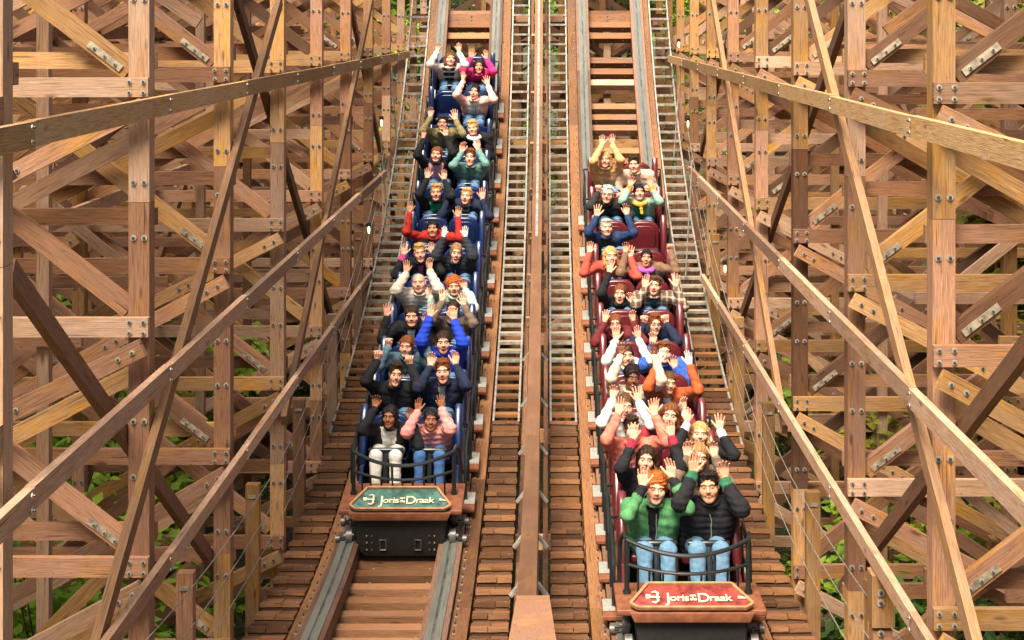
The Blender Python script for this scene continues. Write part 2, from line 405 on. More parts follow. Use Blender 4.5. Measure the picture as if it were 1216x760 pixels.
# ------------------------------------------------------------------ track
def sweep(mb,x0,x1,n0,n1,ya,yb,mat,step=.3,rnd=None,seg=None):
    """rectangular section following the track profile"""
    n=max(2,int((yb-ya)/step)); ys=np.linspace(ya,yb,n+1)
    rings=[];ss=[]
    for y in ys:
        t,nn=frame(y); p=Vector((0,y,zof(y))); ss.append(s_at(y))
        rings.append([p+nn*n0+Vector((x0,0,0)),p+nn*n0+Vector((x1,0,0)),p+nn*n1+Vector((x1,0,0)),p+nn*n1+Vector((x0,0,0))])
    u0=R.random()*30; r=R.random() if rnd is None else rnd
    wd=[abs(x1-x0),abs(n1-n0)]*2
    for i in range(n):
        if seg and i%seg==0: u0=R.random()*30; r=R.random()
        for k in range(4):
            A,B=rings[i],rings[i+1]; k2=(k+1)%4; v=k*.43
            mb.poly([A[k],A[k2],B[k2],B[k]],mat,[(u0+ss[i],v),(u0+ss[i],v+wd[k]),(u0+ss[i+1],v+wd[k]),(u0+ss[i+1],v)],r)
    mb.poly(rings[0][::-1],mat,None,r); mb.poly(rings[-1],mat,None,r)
YA,YB=7.5,36.0
def track(side):
    root=empty('coaster_track','%s wooden coaster track under the %s train, steel strips on timber rails'%(('left','blue') if side<0 else ('right','maroon')),'coaster track',(side*2.53*W,YA,zof(YA)),'the two racing coaster tracks')
    for a,b in ((1.36,1.82),(3.38,3.84)):   # rails, in units of W from the centre line
        mb=WB(); x0,x1=sorted((side*a*W,side*b*W))
        sweep(mb,x0,x1,-.16,-.012,YA,YB,M['railwood'],seg=14)
        rl=mb.put('rail',root)
        mb=WB(); xm=(x0+x1)/2
        sweep(mb,xm-.068,xm-.012,-.012,.0,YA,YB,M['railsteel'],rnd=.5)
        sweep(mb,xm+.012,xm+.068,-.012,.0,YA,YB,M['railsteel'],rnd=.5)
        sweep(mb,xm-.0115,xm+.0115,-.0119,-.009,YA,YB,M['railsteel2'],rnd=.5)
        o=mb.put('steel_strip',root); o.parent=rl
    for a,b in ((1.05,1.345),(3.855,4.05)):
        mb=WB(); x0,x1=sorted((side*a*W,side*b*W))
        sweep(mb,x0,x1,-.20,-.075,YA,YB,M['sideboard'],seg=11)
        s=s_at(YA)+.1
        while s<s_at(YB)-.1:
            y=Y_at(s); t,nn=frame(y); p=Vector((0,y,zof(y)))+nn*-.075
            xe=x1-.02 if (a<2)==(side<0) else x0+.02
            xb=(x1-.035) if abs(x1)>abs(x0) else (x0+.035)
            if a>2: xb=(x0+.035) if abs(x1)>abs(x0) else (x1-.035)
            mb.bolt(p+Vector((xb,0,0)),nn,.015,.022)
            s+=.21
        mb.put('side_board',root)
    # ties
    s=s_at(YA)+.1; i=0
    sm=s_at(19.5)
    while s<s_at(YB)-.2 and i<98:
        y=Y_at(s); t,nn=frame(y); p=Vector((0,y,zof(y)))+nn*-.285
        mb=WB(); mat=M['tie'] if R.random()<.75 else M['dark'] if y<19 else M['pink']
        xa,xb=side*(1.03*W),side*(3.98*W)
        mb.beam(p+Vector((xa,0,0)),p+Vector((xb,0,0)),.155,.145 if y<19 else .12,mat,up=nn)
        for xx in (2.0,3.1): mb.bolt(p+Vector((side*xx*W,0,0))-t*.078,-t,.012)
        mb.put('tie',root)
        s+= .34 if s<sm else (.30 if i%3 else .66)
        i+=1
    return root
for sd in (-1,1): track(sd)
# ------------------------------------------------------------------ catwalks
def catwalk(x0,x1,name_lab,ysplit,yend_rail):
    xa,xb=sorted((x0,x1))
    root=empty('catwalk',name_lab,'catwalk',((xa+xb)/2,YA,zof(YA)),'stepped maintenance catwalks')
    s=s_at(YA+.1); k=0
    for dx in (xa+.035,xb-.035):
        mb=WB(); sweep(mb,dx-.03,dx+.03,-.30,-.18,YA,ysplit+.5,M['dark'],seg=9); mb.put('stringer',root)
    # low timber steps
    while Y_at(s)<ysplit:
        y=Y_at(s); z=zof(y)-.13
        t,nn=frame(y)
        mb=WB(); r=R.random(); dz=R.uniform(-.004,.004)
        r=R.random()
        for q in (0,1):   # two planks deep, each cut in two lengths; the step tips back so its front edge stands proud
            yy=y+q*.128; xm=xa+(xb-xa)*(.5+R.uniform(-.14,.14)); zz=z+.062-q*.026
            for a_,b_ in ((xa,xm-.003),(xm+.003,xb)):
                j=R.uniform(-.003,.003)
                mb.beam((a_,yy+j,zz+dz+j),(b_,yy-j,zz+dz+R.uniform(-.004,.004)),.122,.032,M['step'],up=(0,.19,1),rnd=min(1,max(0,r+R.uniform(-.3,.3))))
        mb.beam((xa+.01,y-.035,z+.008),(xb-.01,y-.035,z+.008),.04,.072,M['dark'] if R.random()<.75 else M['step'],up=(0,0,1))
        for bx in (xa+.04,xb-.04): mb.bolt((bx,y,z+.080),(0,0,1),.008,.006)
        mb.put('tread',root)
        s+=.315
        k+=1
    # open ladder
    n_tr=0
    while Y_at(s)<YB and n_tr<98:
        y=Y_at(s); z=zof(y)-.10
        grey=y>ysplit+1.6
        mb=WB(); mb.beam((xa+.02,y,z),(xb-.02,y,z),.125,.028,M['greystep'] if grey else M['step'],up=(0,0,1))
        mb.beam((xa+.02,y-.072,z-.002),(xb-.02,y-.072,z-.002),.014,.036,M['galv'] if grey else M['step'],up=(0,0,1))
        mb.put('tread',root); s+=.262; n_tr+=1
    for dx in (xa+.01,xb-.01):
        mb=WB(); sweep(mb,dx-.012,dx+.012,-.16,-.07,yend_rail,YB,M['galv'],rnd=.5)
        mb.put('side_rail',root)
    return root
catwalk(-.18,-1.0*W,'stepped catwalk just left of the centre beam, ladder above and planks below',18.9,18.9)
catwalk(.18,1.0*W,'stepped catwalk just right of the centre beam, ladder above and planks below',18.9,18.9)
catwalk(-4.08*W,-4.78*W,'stepped catwalk between the blue train and the left timber wall',20.2,18.6)
catwalk(4.08*W,4.78*W,'stepped catwalk between the maroon train and the right timber wall',20.0,18.3)
# ------------------------------------------------------------------ centre beam
root=empty('centre_beam','long pale timber beam raised on posts between the two tracks','beam',(0,12,zof(12)))
def csweep(root,x0,x1,d0,d1,ya,yb,mat,name,seg=None):
    mb=WB(); sweep(mb,x0,x1,d0,d1,ya,yb,mat,seg=seg); return mb.put(name,root)
csweep(root,-.070,.070,.68,.80,11.3,36,M['pale'],'rail_cap',seg=17)
csweep(root,-.018,.018,.8005,.812,22.6,36,M['galv'],'rail_strip',seg=17)
csweep(root,-.045,.045,.40,.675,11.3,20,M['dark'],'side_plank',seg=12)
y=11.6
while y<35:
    t,nn=frame(y); p=Vector((0,y,zof(y)))
    mb=WB(); mb.beam(p+nn*-.9,p+nn*.675,.13,.12,M['pink'] if y>20 else M['dark'],up=(0,1,0)); mb.put('post',root)
    if y<20.5:
        for sx in (-1,1):
            mb=WB(); mb.beam(p+nn*.52+Vector((sx*.068,-.03,0)),p+nn*.42+Vector((sx*.15,-.05,0)),.05,.02,M['galv'],up=(0,0,1)); mb.put('bracket',root)
    else:
        mb=WB(); mb.beam(p+nn*.3+Vector((-.13,-.02,0)),p+nn*.3+Vector((.13,-.02,0)),.05,.2,M['pink'],up=nn)
        for sx in(-.09,.09): mb.bolt(p+nn*.3+Vector((sx,-.047,0)),(0,-1,0),.02)
        mb.put('cross_block',root)
    y+=1.33
for sx in (-1,1):
    top=[]
    mb=WB(); sweep(mb,sx*.13-.025,sx*.13+.025,-.42,-.2,YA,YB,M['dark'],seg=9); o=mb.put('long_plank',root)
# near rising beam at bottom centre
root=empty('near_beam','short pale beam with dark end block at the bottom centre, nearest the camera','beam',P(632,720,11.2))
a=P(633,722,11.0); b=P(632,790,7.2); mb=WB(); mb.beam(a,b,.225,.16,M['pale'],up=(0,0,1),rnd=.9); mb.put('beam',root)
mb=WB(); c=P(633,716,11.05); mb.beam(c+Vector((-.115,0,0)),c+Vector((.115,0,0)),.06,.085,M['dark'],up=(0,0,1)); mb.put('end_block',root)
mb=WB(); mb.beam(Vector((b.x,8.6,0)),Vector((b.x,8.6,P(632,760,8.6).z-.12)),.14,.14,M['dark'],up=(0,1,0)); mb.put('post',root)
# ------------------------------------------------------------------ frames carrying the tracks
def under(Y,k):
    root=empty('track_support','%s cross frame from the camera carrying both tracks from below'%ORD[k],'timber frame',(0,Y,0),'cross frames under the tracks')
    zc=zof(Y)-.45; 
    for X in (-2.05,-1.27,-.45,.45,1.27,2.05):
        mb=WB(); mb.beam((X,Y,-.2),(X,Y,zc+.05),.13,.14,M['pink'] if R.random()<.6 else M['ochre'],up=(0,1,0))
        mb.put('post',root)
    z=zc
    while z>.4:
        mb=WB(); mb.beam((-2.45,Y-.105,z),(2.45,Y-.105,z),.06,.15,M['pink'])
        for X in (-2.05,-1.27,-.45,.45,1.27,2.05):
            for dz in(-.035,.035): mb.bolt((X,Y-.136,z+dz),(0,-1,0),.017)
        mb.put('ledger',root)
        if z-1.3>0:
            for a,b,yo in ((-2.2,-.2,.1),(-.2,-2.2,.165),(.2,2.2,.1),(2.2,.2,.165)):
                mb=WB(); mb.beam((a,Y+yo,z-.05),(b,Y+yo,z-1.3),.055,.13,M['pink'] if R.random()<.6 else M['dark']); mb.put('diagonal_brace',root)
        z-=1.35
for k in range(10): under(10.4+2.65*k+1.1,k)
# handrail posts with cables
for sd,ys in ((-1,[9.0,11.6,14.25,16.9,19.5,22.2]),(1,[8.6,11.35,14.0,16.8,19.4,22.1])):
    root=empty('cable_handrail','low timber posts strung with steel cables along the %s outer catwalk'%SIDE[sd],'handrail',(sd*2.47,ys[0],zof(ys[0])),'cable handrails')
    for q,y in enumerate(ys):
        mb=WB(); mb.beam((sd*2.47,y,zof(y)-1.9),(sd*2.47,y,zof(y)+.98),.12,.11,M['ochre'] if sd>0 else M['pink'],up=(0,1,0),rnd=R.uniform(.1,.6))
        o=mb.put('post',root)
        mb=WB(); mb.beam((sd*2.47,y-.058,zof(y)+.88),(sd*2.47,y-.066,zof(y)+.88),.075,.03,M['plate'],up=(0,0,1)); p_=mb.put('steel_plate',root); p_.parent=o
    for q,d in enumerate((.34,.62,.90)):
        mb=WB(); pts=[]
        for y in np.linspace(ys[0]-1.5,ys[-1]+3.5,50): pts.append((sd*2.40,y,zof(y)+d))
        mb.tube(pts,.0045,M['galv'],K=5); mb.put('cable',root)
# orange-brown block post right
root=empty('block_post','orange brown timber block bolted on a short post at the lower right','post',P(1047,760,9.6))
yb=10.6
a=P(1046,900,yb); b=P(1046,745,yb); mb=WB(); mb.beam(a,b,.13,.12,M['pink'],up=(0,1,0)); mb.bolt(P(1046,752,yb-.065),(0,-1,0),.024); mb.put('post',root)
a=P(1046,740,yb); b=P(1046,679,yb); mb=WB(); mb.beam(a,b,.15,.17,M['ochre'],up=(0,1,0),rnd=.2)
for yy in (704,716): mb.bolt(P(1046,yy,yb-.088),(0,-1,0),.026)
mb.put('block',root)
# vertical steel rods beside the ladders
for sd,(x,y0,y1,Yr) in ((-1,(465,80,205,27)),(-1,(452,160,260,25)),(1,(808,80,190,26.5)),(1,(822,190,330,23))):
    a=P(x,y0,Yr); b=P(x-sd*8,y1,Yr)
    mb=MB(); mb.tube([(0,0,0),b-a],.012,M['galv'],K=5); o=mb.build('steel_rod'); o.location=a
    tag(o,'%s thin steel tie rod hanging beside the %s outer ladder'%('upper' if y0<100 else 'lower',SIDE[sd]),'rod','steel tie rods')
# little lamps
lm,nt,b=newmat('lamp_glow'); b.inputs['Emission Color'].default_value=(1,.75,.35,1); b.inputs['Emission Strength'].default_value=3; b.inputs['Base Color'].default_value=(.9,.8,.6,1)
for i,(x,y,Yl,lab) in enumerate(((453,146,24.2,'small lit lamp on the left wall above the long middle beam'),(438,273,22.3,'small lit lamp on the left wall beside the ladder, lower down'),(806,53,27.5,'small lit lamp at the top of the right wall beside the ladder'),(817,147,25,'small lit lamp on the right wall beside the ladder'),(861,319,20.6,'small lit lamp low on a right wall post'))):
    p=P(x,y,Yl); root=empty('lamp',lab,'lamp',p,'small lit lamps')
    mb=MB(); mb.tube([(0,0,-.05),(0,0,-.02),(0,0,.03),(0,0,.05)],[.008,.014,.014,.007],lm,K=10); mb.build('bulb',root,smooth=True)
    mb=MB(); mb.tube([(0,0,.05),(0,0,.10)],[.036,.03],M['black'],K=10); mb.tube([(0,0,.09),(0,.10,.09)],.012,M['black'],K=6); mb.build('fitting',root)
# picket fence at right
root=empty('picket_fence','fence of thin dark upright stakes behind the right timber wall','fence',(5.0,15.2,0))
mb=WB(); 
for i in range(60):
    x=3.4+i*.075; yf=16.2+.25*math.sin(i*.1); h=R.uniform(1.9,2.35); g=HZ(x,yf)
    mb.beam((x,yf,g-.1),(x+R.uniform(-.02,.02),yf,g+h),.045,.03,M['dark'] if R.random()<.55 else M['pink'],up=(0,1,0))
mb.put('stakes',root)
for z in(.6,1.5):
    mb=WB(); mb.beam((3.3,16.6,z),(8,16.6,z),.05,.07,M['dark']); mb.put('rail',root)
# ------------------------------------------------------------------ cars
import bmesh
def rslab(mb,outline,axis,t0,t1,mat,bev=.02,mtx=None):
    """outline polygon in the plane across axis, extruded t0..t1, bevelled"""
    bm=bmesh.new()
    def pt(a,b,t): return {'x':(t,a,b),'y':(a,t,b),'z':(a,b,t)}[axis]
    A=[bm.verts.new(pt(a,b,t0)) for a,b in outline]; B=[bm.verts.new(pt(a,b,t1)) for a,b in outline]
    bm.faces.new(A); bm.faces.new(B[::-1]); n=len(outline)
    for i in range(n): bm.faces.new([A[i],B[i],B[(i+1)%n],A[(i+1)%n]])
    bmesh.ops.recalc_face_normals(bm,faces=bm.faces)
    if bev:
        ed=[e for e in bm.edges if any(len(f.verts)>4 or n==4 for f in e.link_faces)]
        bmesh.ops.bevel(bm,geom=ed,offset=bev,segments=3,profile=.5,affect='EDGES',clamp_overlap=True)
    for f in bm.faces: 
        ps=[v.co.copy() for v in f.verts]
        if mtx: ps=[mtx@p for p in ps]
        mb.poly(ps,mat,[(p.x+p.y*.3,p.z+p.y) for p in ps],.5)
    bm.free()
def finish(o,ang=40):
    me=o.data; bm=bmesh.new(); bm.from_mesh(me); bmesh.ops.remove_doubles(bm,verts=bm.verts,dist=1e-5); bm.to_mesh(me); bm.free()
    me.polygons.foreach_set('use_smooth',[True]*len(me.polygons))
    try: me.set_sharp_from_angle(angle=math.radians(ang))
    except Exception: pass
    return o
def rect(a0,a1,b0,b1): return [(a0,b0),(a1,b0),(a1,b1),(a0,b1)]
def arch(w,h0,h1,r=.16,n=6):
    o=[(-w/2*.86,h0),(w/2*.86,h0),(w/2,h0+.12)]
    for i in range(n+1):
        a=math.pi/2*i/n; o.append((w/2-r+r*math.cos(a),h1-r+r*math.sin(a)))
    for i in range(n+1):
        a=math.pi/2+math.pi/2*i/n; o.append((-w/2+r+r*math.cos(a),h1-r+r*math.sin(a)))
    o.append((-w/2,h0+.12)); return o
SEATX=.225
XC={-1:1.28,1:1.305}
def car_meshes(vin):
    parts={}
    mb=MB()   # floor board and tub
    rslab(mb,rect(-.685,.685,.01,.05),'y',-.34,.12,M['rust'],.006)
    rslab(mb,rect(-.56,.56,.01,.05),'y',.125,.42,M['rust'],.006)
    rslab(mb,rect(-.50,.50,-.16,.0),'y',-.40,.34,M['chassis'],.02)
    for sx in (-1,1):
        rslab(mb,[(-.42,.05),(.40,.05),(.42,.42),(.25,.50),(-.05,.34),(-.42,.20)],'x',sx*.475,sx*.515,vin,.012)
    rslab(mb,rect(-.50,.50,.05,.62),'y',.425,.455,M['chassis'],.01)
    parts['car_body']=(mb,)
    for nm,sx in (('seat',-1),('seat',1)):
        mb=MB(); x=sx*SEATX
        rslab(mb,[(x-.205,.10),(x+.205,.10),(x+.205,.34),(x-.205,.34)],'z',.34,.43,vin,.03)
        mb2=Matrix.Translation((x,.30,.38))@Matrix.Rotation(math.radians(-9),4,'X')
        rslab(mb,arch(.445,-.06,.43),'y',0,.09,vin,.032,mb2)
        rslab(mb,arch(.33,.02,.37,.1),'y',-.022,.0,vin,.012,mb2)
        parts[nm+str(sx)]=(mb,)
    for sx in (-1,1):
        mb=MB(); rslab(mb,[(.02,.36),(.34,.34),(.44,.60),(.42,.86),(.32,.93),(.20,.86),(.12,.66),(.02,.52)],'x',sx*.455,sx*.535,vin,.028)
        parts['side_bolster%d'%sx]=(mb,)
        mb=MB(); x=sx*SEATX
        mb.tube([(x-.17,-.20,.62),(x-.12,-.215,.625),(x+.12,-.215,.625),(x+.17,-.20,.62)],.026,M['black'],K=10)
        rslab(mb,rect(x-.175,x+.175,.585,.62),'y',-.225,-.13,M['black'],.012)
        mb.tube([(x,-.20,.60),(x,-.30,.40),(x,-.34,.10)],[.03,.026,.026],M['black'],K=8)
        parts['lap_bar%d'%sx]=(mb,)
        mb=MB(); X=sx*.585
        mb.tube([(X,-.12,.06),(X,-.13,.30),(X-sx*.0,-.10,.43),(X,-.02,.50),(X,.20,.60),(X,.34,.62),(X-sx*.01,.42,.55),(X,.42,.30),(X,.38,.06)],.017,M['black'],K=8)
        mb.tube([(X,.36,.62),(X+sx*.01,.44,.66),(X-sx*.10,.47,.66)],.015,M['black'],K=8)
        mb.tube([(X,-.125,.30),(X,.40,.34)],.012,M['black'],K=6)
        parts['grab_rail%d'%sx]=(mb,)
        mb=MB(); xs=sorted((sx*.575,sx*.68)); 
        rslab(mb,rect(xs[0]-.0,xs[1],.052,.060),'y',-.22,.06,M['white'],.002)
        for q in range(9): mb.beam((xs[0]+.005,-.205+q*.032,.062),(xs[1]-.005,-.205+q*.032,.062),.010,.005,M['white'])
        parts['step_plate%d'%sx]=(mb,)
        mb=MB()
        c=Vector((sx*.475,.0,.055)); 
        mb.tube([(sx*.44,0,.06),(sx*.515,0,.06)],.055,M['wheel'],K=18); mb.tube([(sx*.53,0,.03),(sx*.57,0,.03)],.02,M['wheel'],K=8)
        parts['wheel%d'%sx]=(mb,)
    return parts
def build_train(side,Y0,pitch,vin,panel,label):
    root=empty('coaster_train',label,'train',(side*XC[side],Y0,zof(Y0)),'roller coaster trains with cheering riders')
    proto={}
    mats=[]
    s0=s_at(Y0)
    for i in range(12):
        Y=Y_at(s0+pitch*i); t,nn=frame(Y)
        Mx=Matrix(((1,0,0,side*XC[side]),(0,t.y,nn.y,Y),(0,t.z,nn.z,zof(Y)),(0,0,0,1))); mats.append(Mx)
        if i==0:
            for k,(mb,) in car_meshes(vin).items():
                nm=k.rstrip('-1'); o=mb.build(nm); finish(o); proto[k]=o
            body=proto['car_body']; body.parent=root
            for k,o in proto.items():
                if k!='car_body': o.parent=body
            body.matrix_local=Matrix.Translation(-root.location)@Mx
        else:
            b2=proto['car_body'].copy(); COL.objects.link(b2); b2.parent=root; b2.matrix_local=Matrix.Translation(-root.location)@Mx
            for k,o in proto.items():
                if k!='car_body' :
                    c=o.copy(); COL.objects.link(c); c.parent=b2
    # nose
    mb=MB()
    rslab(mb,rect(-.60,.60,.31,.36),'y',-1.10,-.42,M['rust'],.012)
    rslab(mb,[(-.46,.275),(.46,.275),(.50,.355),(-.50,.355)],'y',-1.15,-1.102,M['rust'],.006)
    rslab(mb,[(-.36,-.12),(.36,-.12),(.43,-.04),(.45,.28),(-.45,.28),(-.43,-.04)],'y',-1.09,-.5,M['chassis'],.02)
    rslab(mb,rect(-.50,.50,.0,.30),'y',-.52,-.44,M['chassis'],.01)
    for sx in (-1,1):
        for zz in(-.04,.03,.10):
            mb.tube([(sx*.28,-1.09,zz),(sx*.28,-1.105,zz)],.008,M['wheel'],K=8); mb.tube([(sx*.33,-1.09,zz),(sx*.33,-1.105,zz)],.007,M['frame_wood'],K=8)
        mb.tube([(sx*.14,-1.10,.06),(sx*.20,-1.10,.06),(sx*.20,-1.10,-.04),(sx*.14,-1.10,-.04)],.010,M['boltdark'],K=6,closed=True)
    nose=mb.build('nose',root); finish(nose); nose.matrix_local=Matrix.Translation(-root.location)@mats[0]
    for sx in (-1,1):
        for yy in (-1.03,-.62):
            mb=MB(); mb.tube([(sx*.475,yy,.072),(sx*.535,yy,.072)],.072,M['wheel'],K=22)
            mb.tube([(sx*.46,yy,.072),(sx*.475,yy,.072)],.04,M['black'],K=14)
            mb.tube([(sx*.535,yy,.072),(sx*.56,yy,.072)],.026,M['wheel'],K=12)
            mb.tube([(sx*.60,yy,.04),(sx*.64,yy,.04)],.040,M['wheel'],K=16); mb.tube([(sx*.56,yy,.04),(sx*.60,yy,.04)],.018,M['black'],K=8)
            w=mb.build('wheel',nose); finish(w)
    # sign panel: inclined trapezium
    a=Vector((0,-1.14,.385)); b=Vector((0,-.86,.485)); up=(b-a); Lp=up.length; up.normalize(); nrm=Vector((1,0,0)).cross(up)
    PM=Matrix(((1,up.x,nrm.x,a.x),(0,up.y,nrm.y,a.y),(0,up.z,nrm.z,a.z),(0,0,0,1)))
    mb=MB(); tr=[(-.43,.0),(.43,.0),(.49,.05),(.34,Lp),(-.34,Lp),(-.49,.05)]
    rslab(mb,tr,'z',-.03,.0,panel,.004,PM)
    pn=mb.build('sign_panel',nose); finish(pn)
    mb=MB()
    for p,q in ((0,1),(1,2),(2,3),(3,4),(4,5),(5,0)):
        A=PM@Vector((*tr[p],.008)); B=PM@Vector((*tr[q],.008)); mb.beam(A,B,.022,.026,M['frame_wood'],up=nrm)
    fr=mb.build('frame',pn)
    for sx in (-1,1):   # side cheeks below the panel
        pass
    # lettering
    def text(s,size,x,y,h=.008,sc=1.0):
        cu=bpy.data.curves.new('t','FONT'); cu.body=s; cu.size=size; cu.extrude=.004; cu.offset=.0012; cu.space_character=.92
        ob=bpy.data.objects.new('t',cu); COL.objects.link(ob); bpy.context.view_layer.update()
        me=bpy.data.meshes.new_from_object(ob.evaluated_get(bpy.context.evaluated_depsgraph_get())); bpy.data.objects.remove(ob)
        for v in me.vertices: v.co=PM@Vector((x+v.co.x*sc,(y+v.co.y)*.66-.008,h+v.co.z))
        return me
    import bmesh as _b
    bm=_b.new(); cx=-.215
    for s_,size,y,sc,gap in (('J',.25,.105,.8,.004),('oris',.165,.135,.86,.012),('en',.065,.215,1,None),('de',.075,.145,1,.012),('D',.225,.115,.8,.006),('raak',.165,.135,.86,0)):
        me=text(s_,size,0,y,.010,sc); xs=[v.co.x for v in me.vertices]; x0=min(xs); wd=max(xs)-x0
        for v in me.vertices: v.co.x+=cx-x0
        if gap is not None: cx+=wd+gap
        bm.from_mesh(me); bpy.data.meshes.remove(me)
    print('text end',cx)
    bm.verts.ensure_lookup_table(); k_=.545/(cx+.215)
    for v in bm.verts: v.co.x=-.215+(v.co.x+.215)*k_
    me=bpy.data.meshes.new('lettering'); bm.to_mesh(me); bm.free(); me.materials.clear(); me.materials.append(M['letter'])
    for p in me.polygons: p.material_index=0
    lt=bpy.data.objects.new('lettering',me); COL.objects.link(lt); lt.parent=pn
    mb=MB()  # sword: pommel, grip and curled guard left of the J, blade tip at the right end
    def q(x,y,h=.012): return PM@Vector((x,y*.66-.006,h))
    mb.tube([q(-.365,.20),q(-.33,.20)],[.024,.020],M['letter'],K=10)
    mb.tube([q(-.335,.20),q(-.252,.197)],[.009,.008],M['letter'],K=8)
    mb.tube([q(-.315,.285),q(-.285,.30),q(-.265,.27),q(-.272,.20),q(-.265,.13),q(-.285,.095),q(-.315,.11)],[.006,.010,.011,.011,.011,.010,.006],M['letter'],K=8)
    sw=mb.build('sword_hilt',pn); mb=MB()
    mb.tube([q(.375,.195),q(.40,.19),q(.445,.178)],[.012,.012,.002],M['letter'],K=8)
    sw=mb.build('sword_tip',pn)
    # front railing
    mb=MB()
    for sx in (-1,1):
        mb.tube([(sx*.50,-.70,.36),(sx*.50,-.70,.80)],.021,M['black'],K=10)
        mb.tube([(sx*.50,-.70,.36),(sx*.50,-.70,.39)],.034,M['black'],K=10)
        mb.tube([(sx*.50,-.70,.80),(sx*.52,-.60,.82),(sx*.54,-.44,.72),(sx*.55,-.40,.5),(sx*.55,-.40,.28)],.019,M['black'],K=8)
    def arc(z0,sag,bow,n=17):
        return [(.50*math.sin(math.pi/2*k/(n//2)) if False else .50*k/(n//2),-.70-bow*(1-(k/(n//2))**2),z0-sag*(1-(k/(n//2))**2)) for k in range(-(n//2),n//2+1)]
    mb.tube(arc(.80,.085,.16),.019,M['black'],K=8)
    mb.tube(arc(.60,.03,.16),.015,M['black'],K=8)
    for xx in (-.41,-.32,-.21,-.10,.0,.10,.21,.32,.41):
        k=1-(xx/.5)**2; mb.tube([(xx,-.70-.16*k,.60-.03*k),(xx,-.72-.05*k,.355)],.0095,M['black'],K=6)
    for xx in (-.10,.21):
        k=1-(xx/.5)**2; mb.tube([(xx,-.70-.16*k,.60-.03*k),(xx,-.70-.16*k,.80-.085*k)],.013,M['black'],K=6)
    rl=mb.build('front_railing',nose); finish(rl)
    return mats
YL0,PL=16.68,1.055; YR0,PR=13.87,1.0
MATS={-1:build_train(-1,YL0,PL,M['blue'],M['teal'],'blue seated coaster train on the left track with a teal front panel'),
      1:build_train(1,YR0,PR,M['maroon'],M['redp'],'maroon seated coaster train on the right track with a red front panel')}
# ------------------------------------------------------------------ people
def surfnet(D,org,h):
    s=D<0
    nx,ny,nz=D.shape
    c=s[:-1,:-1,:-1].astype(np.int8)
    cnt=np.zeros((nx-1,ny-1,nz-1),np.int8)
    offs=[(i,j,k) for i in(0,1) for j in(0,1) for k in(0,1)]
    for i,j,k in offs: cnt+=s[i:nx-1+i,j:ny-1+j,k:nz-1+k]
    act=(cnt>0)&(cnt<8); ix=np.argwhere(act)
    if len(ix)==0: return np.zeros((0,3)),np.zeros((0,4),int)
    idm=-np.ones(act.shape,np.int64); idm[act]=np.arange(len(ix))
    acc=np.zeros((len(ix),3));n=np.zeros(len(ix))
    I,J,K=ix.T
    for a in range(8):
        for ax in range(3):
            o=offs[a]
            if o[ax]: continue
            p=list(o);p[ax]=1
            d0=D[I+o[0],J+o[1],K+o[2]];d1=D[I+p[0],J+p[1],K+p[2]]
            m=(d0<0)!=(d1<0); t=np.where(m,d0/(d0-d1+1e-12),0)
            pt=np.tile(np.array(o,float),(len(ix),1)); pt[:,ax]+=t
            acc+=pt*m[:,None]; n+=m
    V=(ix+acc/n[:,None])*h+org
    Fs=[]
    for ax in range(3):
        sl0=[slice(1,-1)]*3; 
        A=s[tuple(slice(1,d-1) if q!=ax else slice(0,d-1) for q,d in enumerate(D.shape))]
        B=s[tuple(slice(1,d-1) if q!=ax else slice(1,d) for q,d in enumerate(D.shape))]
        e=np.argwhere(A!=B)
        if len(e)==0: continue
        inside=A[tuple(e.T)]
        e=e+np.array([1 if q!=ax else 0 for q in range(3)])
        u,v=[(1,2),(2,0),(0,1)][ax]
        def cid(du,dv):
            q=e.copy(); q[:,u]-=du; q[:,v]-=dv; return idm[tuple(q.T)]
        quad=np.stack([cid(0,0),cid(1,0),cid(1,1),cid(0,1)],1)
        quad[~inside]=quad[~inside][:,::-1]
        Fs.append(quad)
    Fq=np.concatenate(Fs); Fq=Fq[(Fq>=0).all(1)]
    return V,Fq
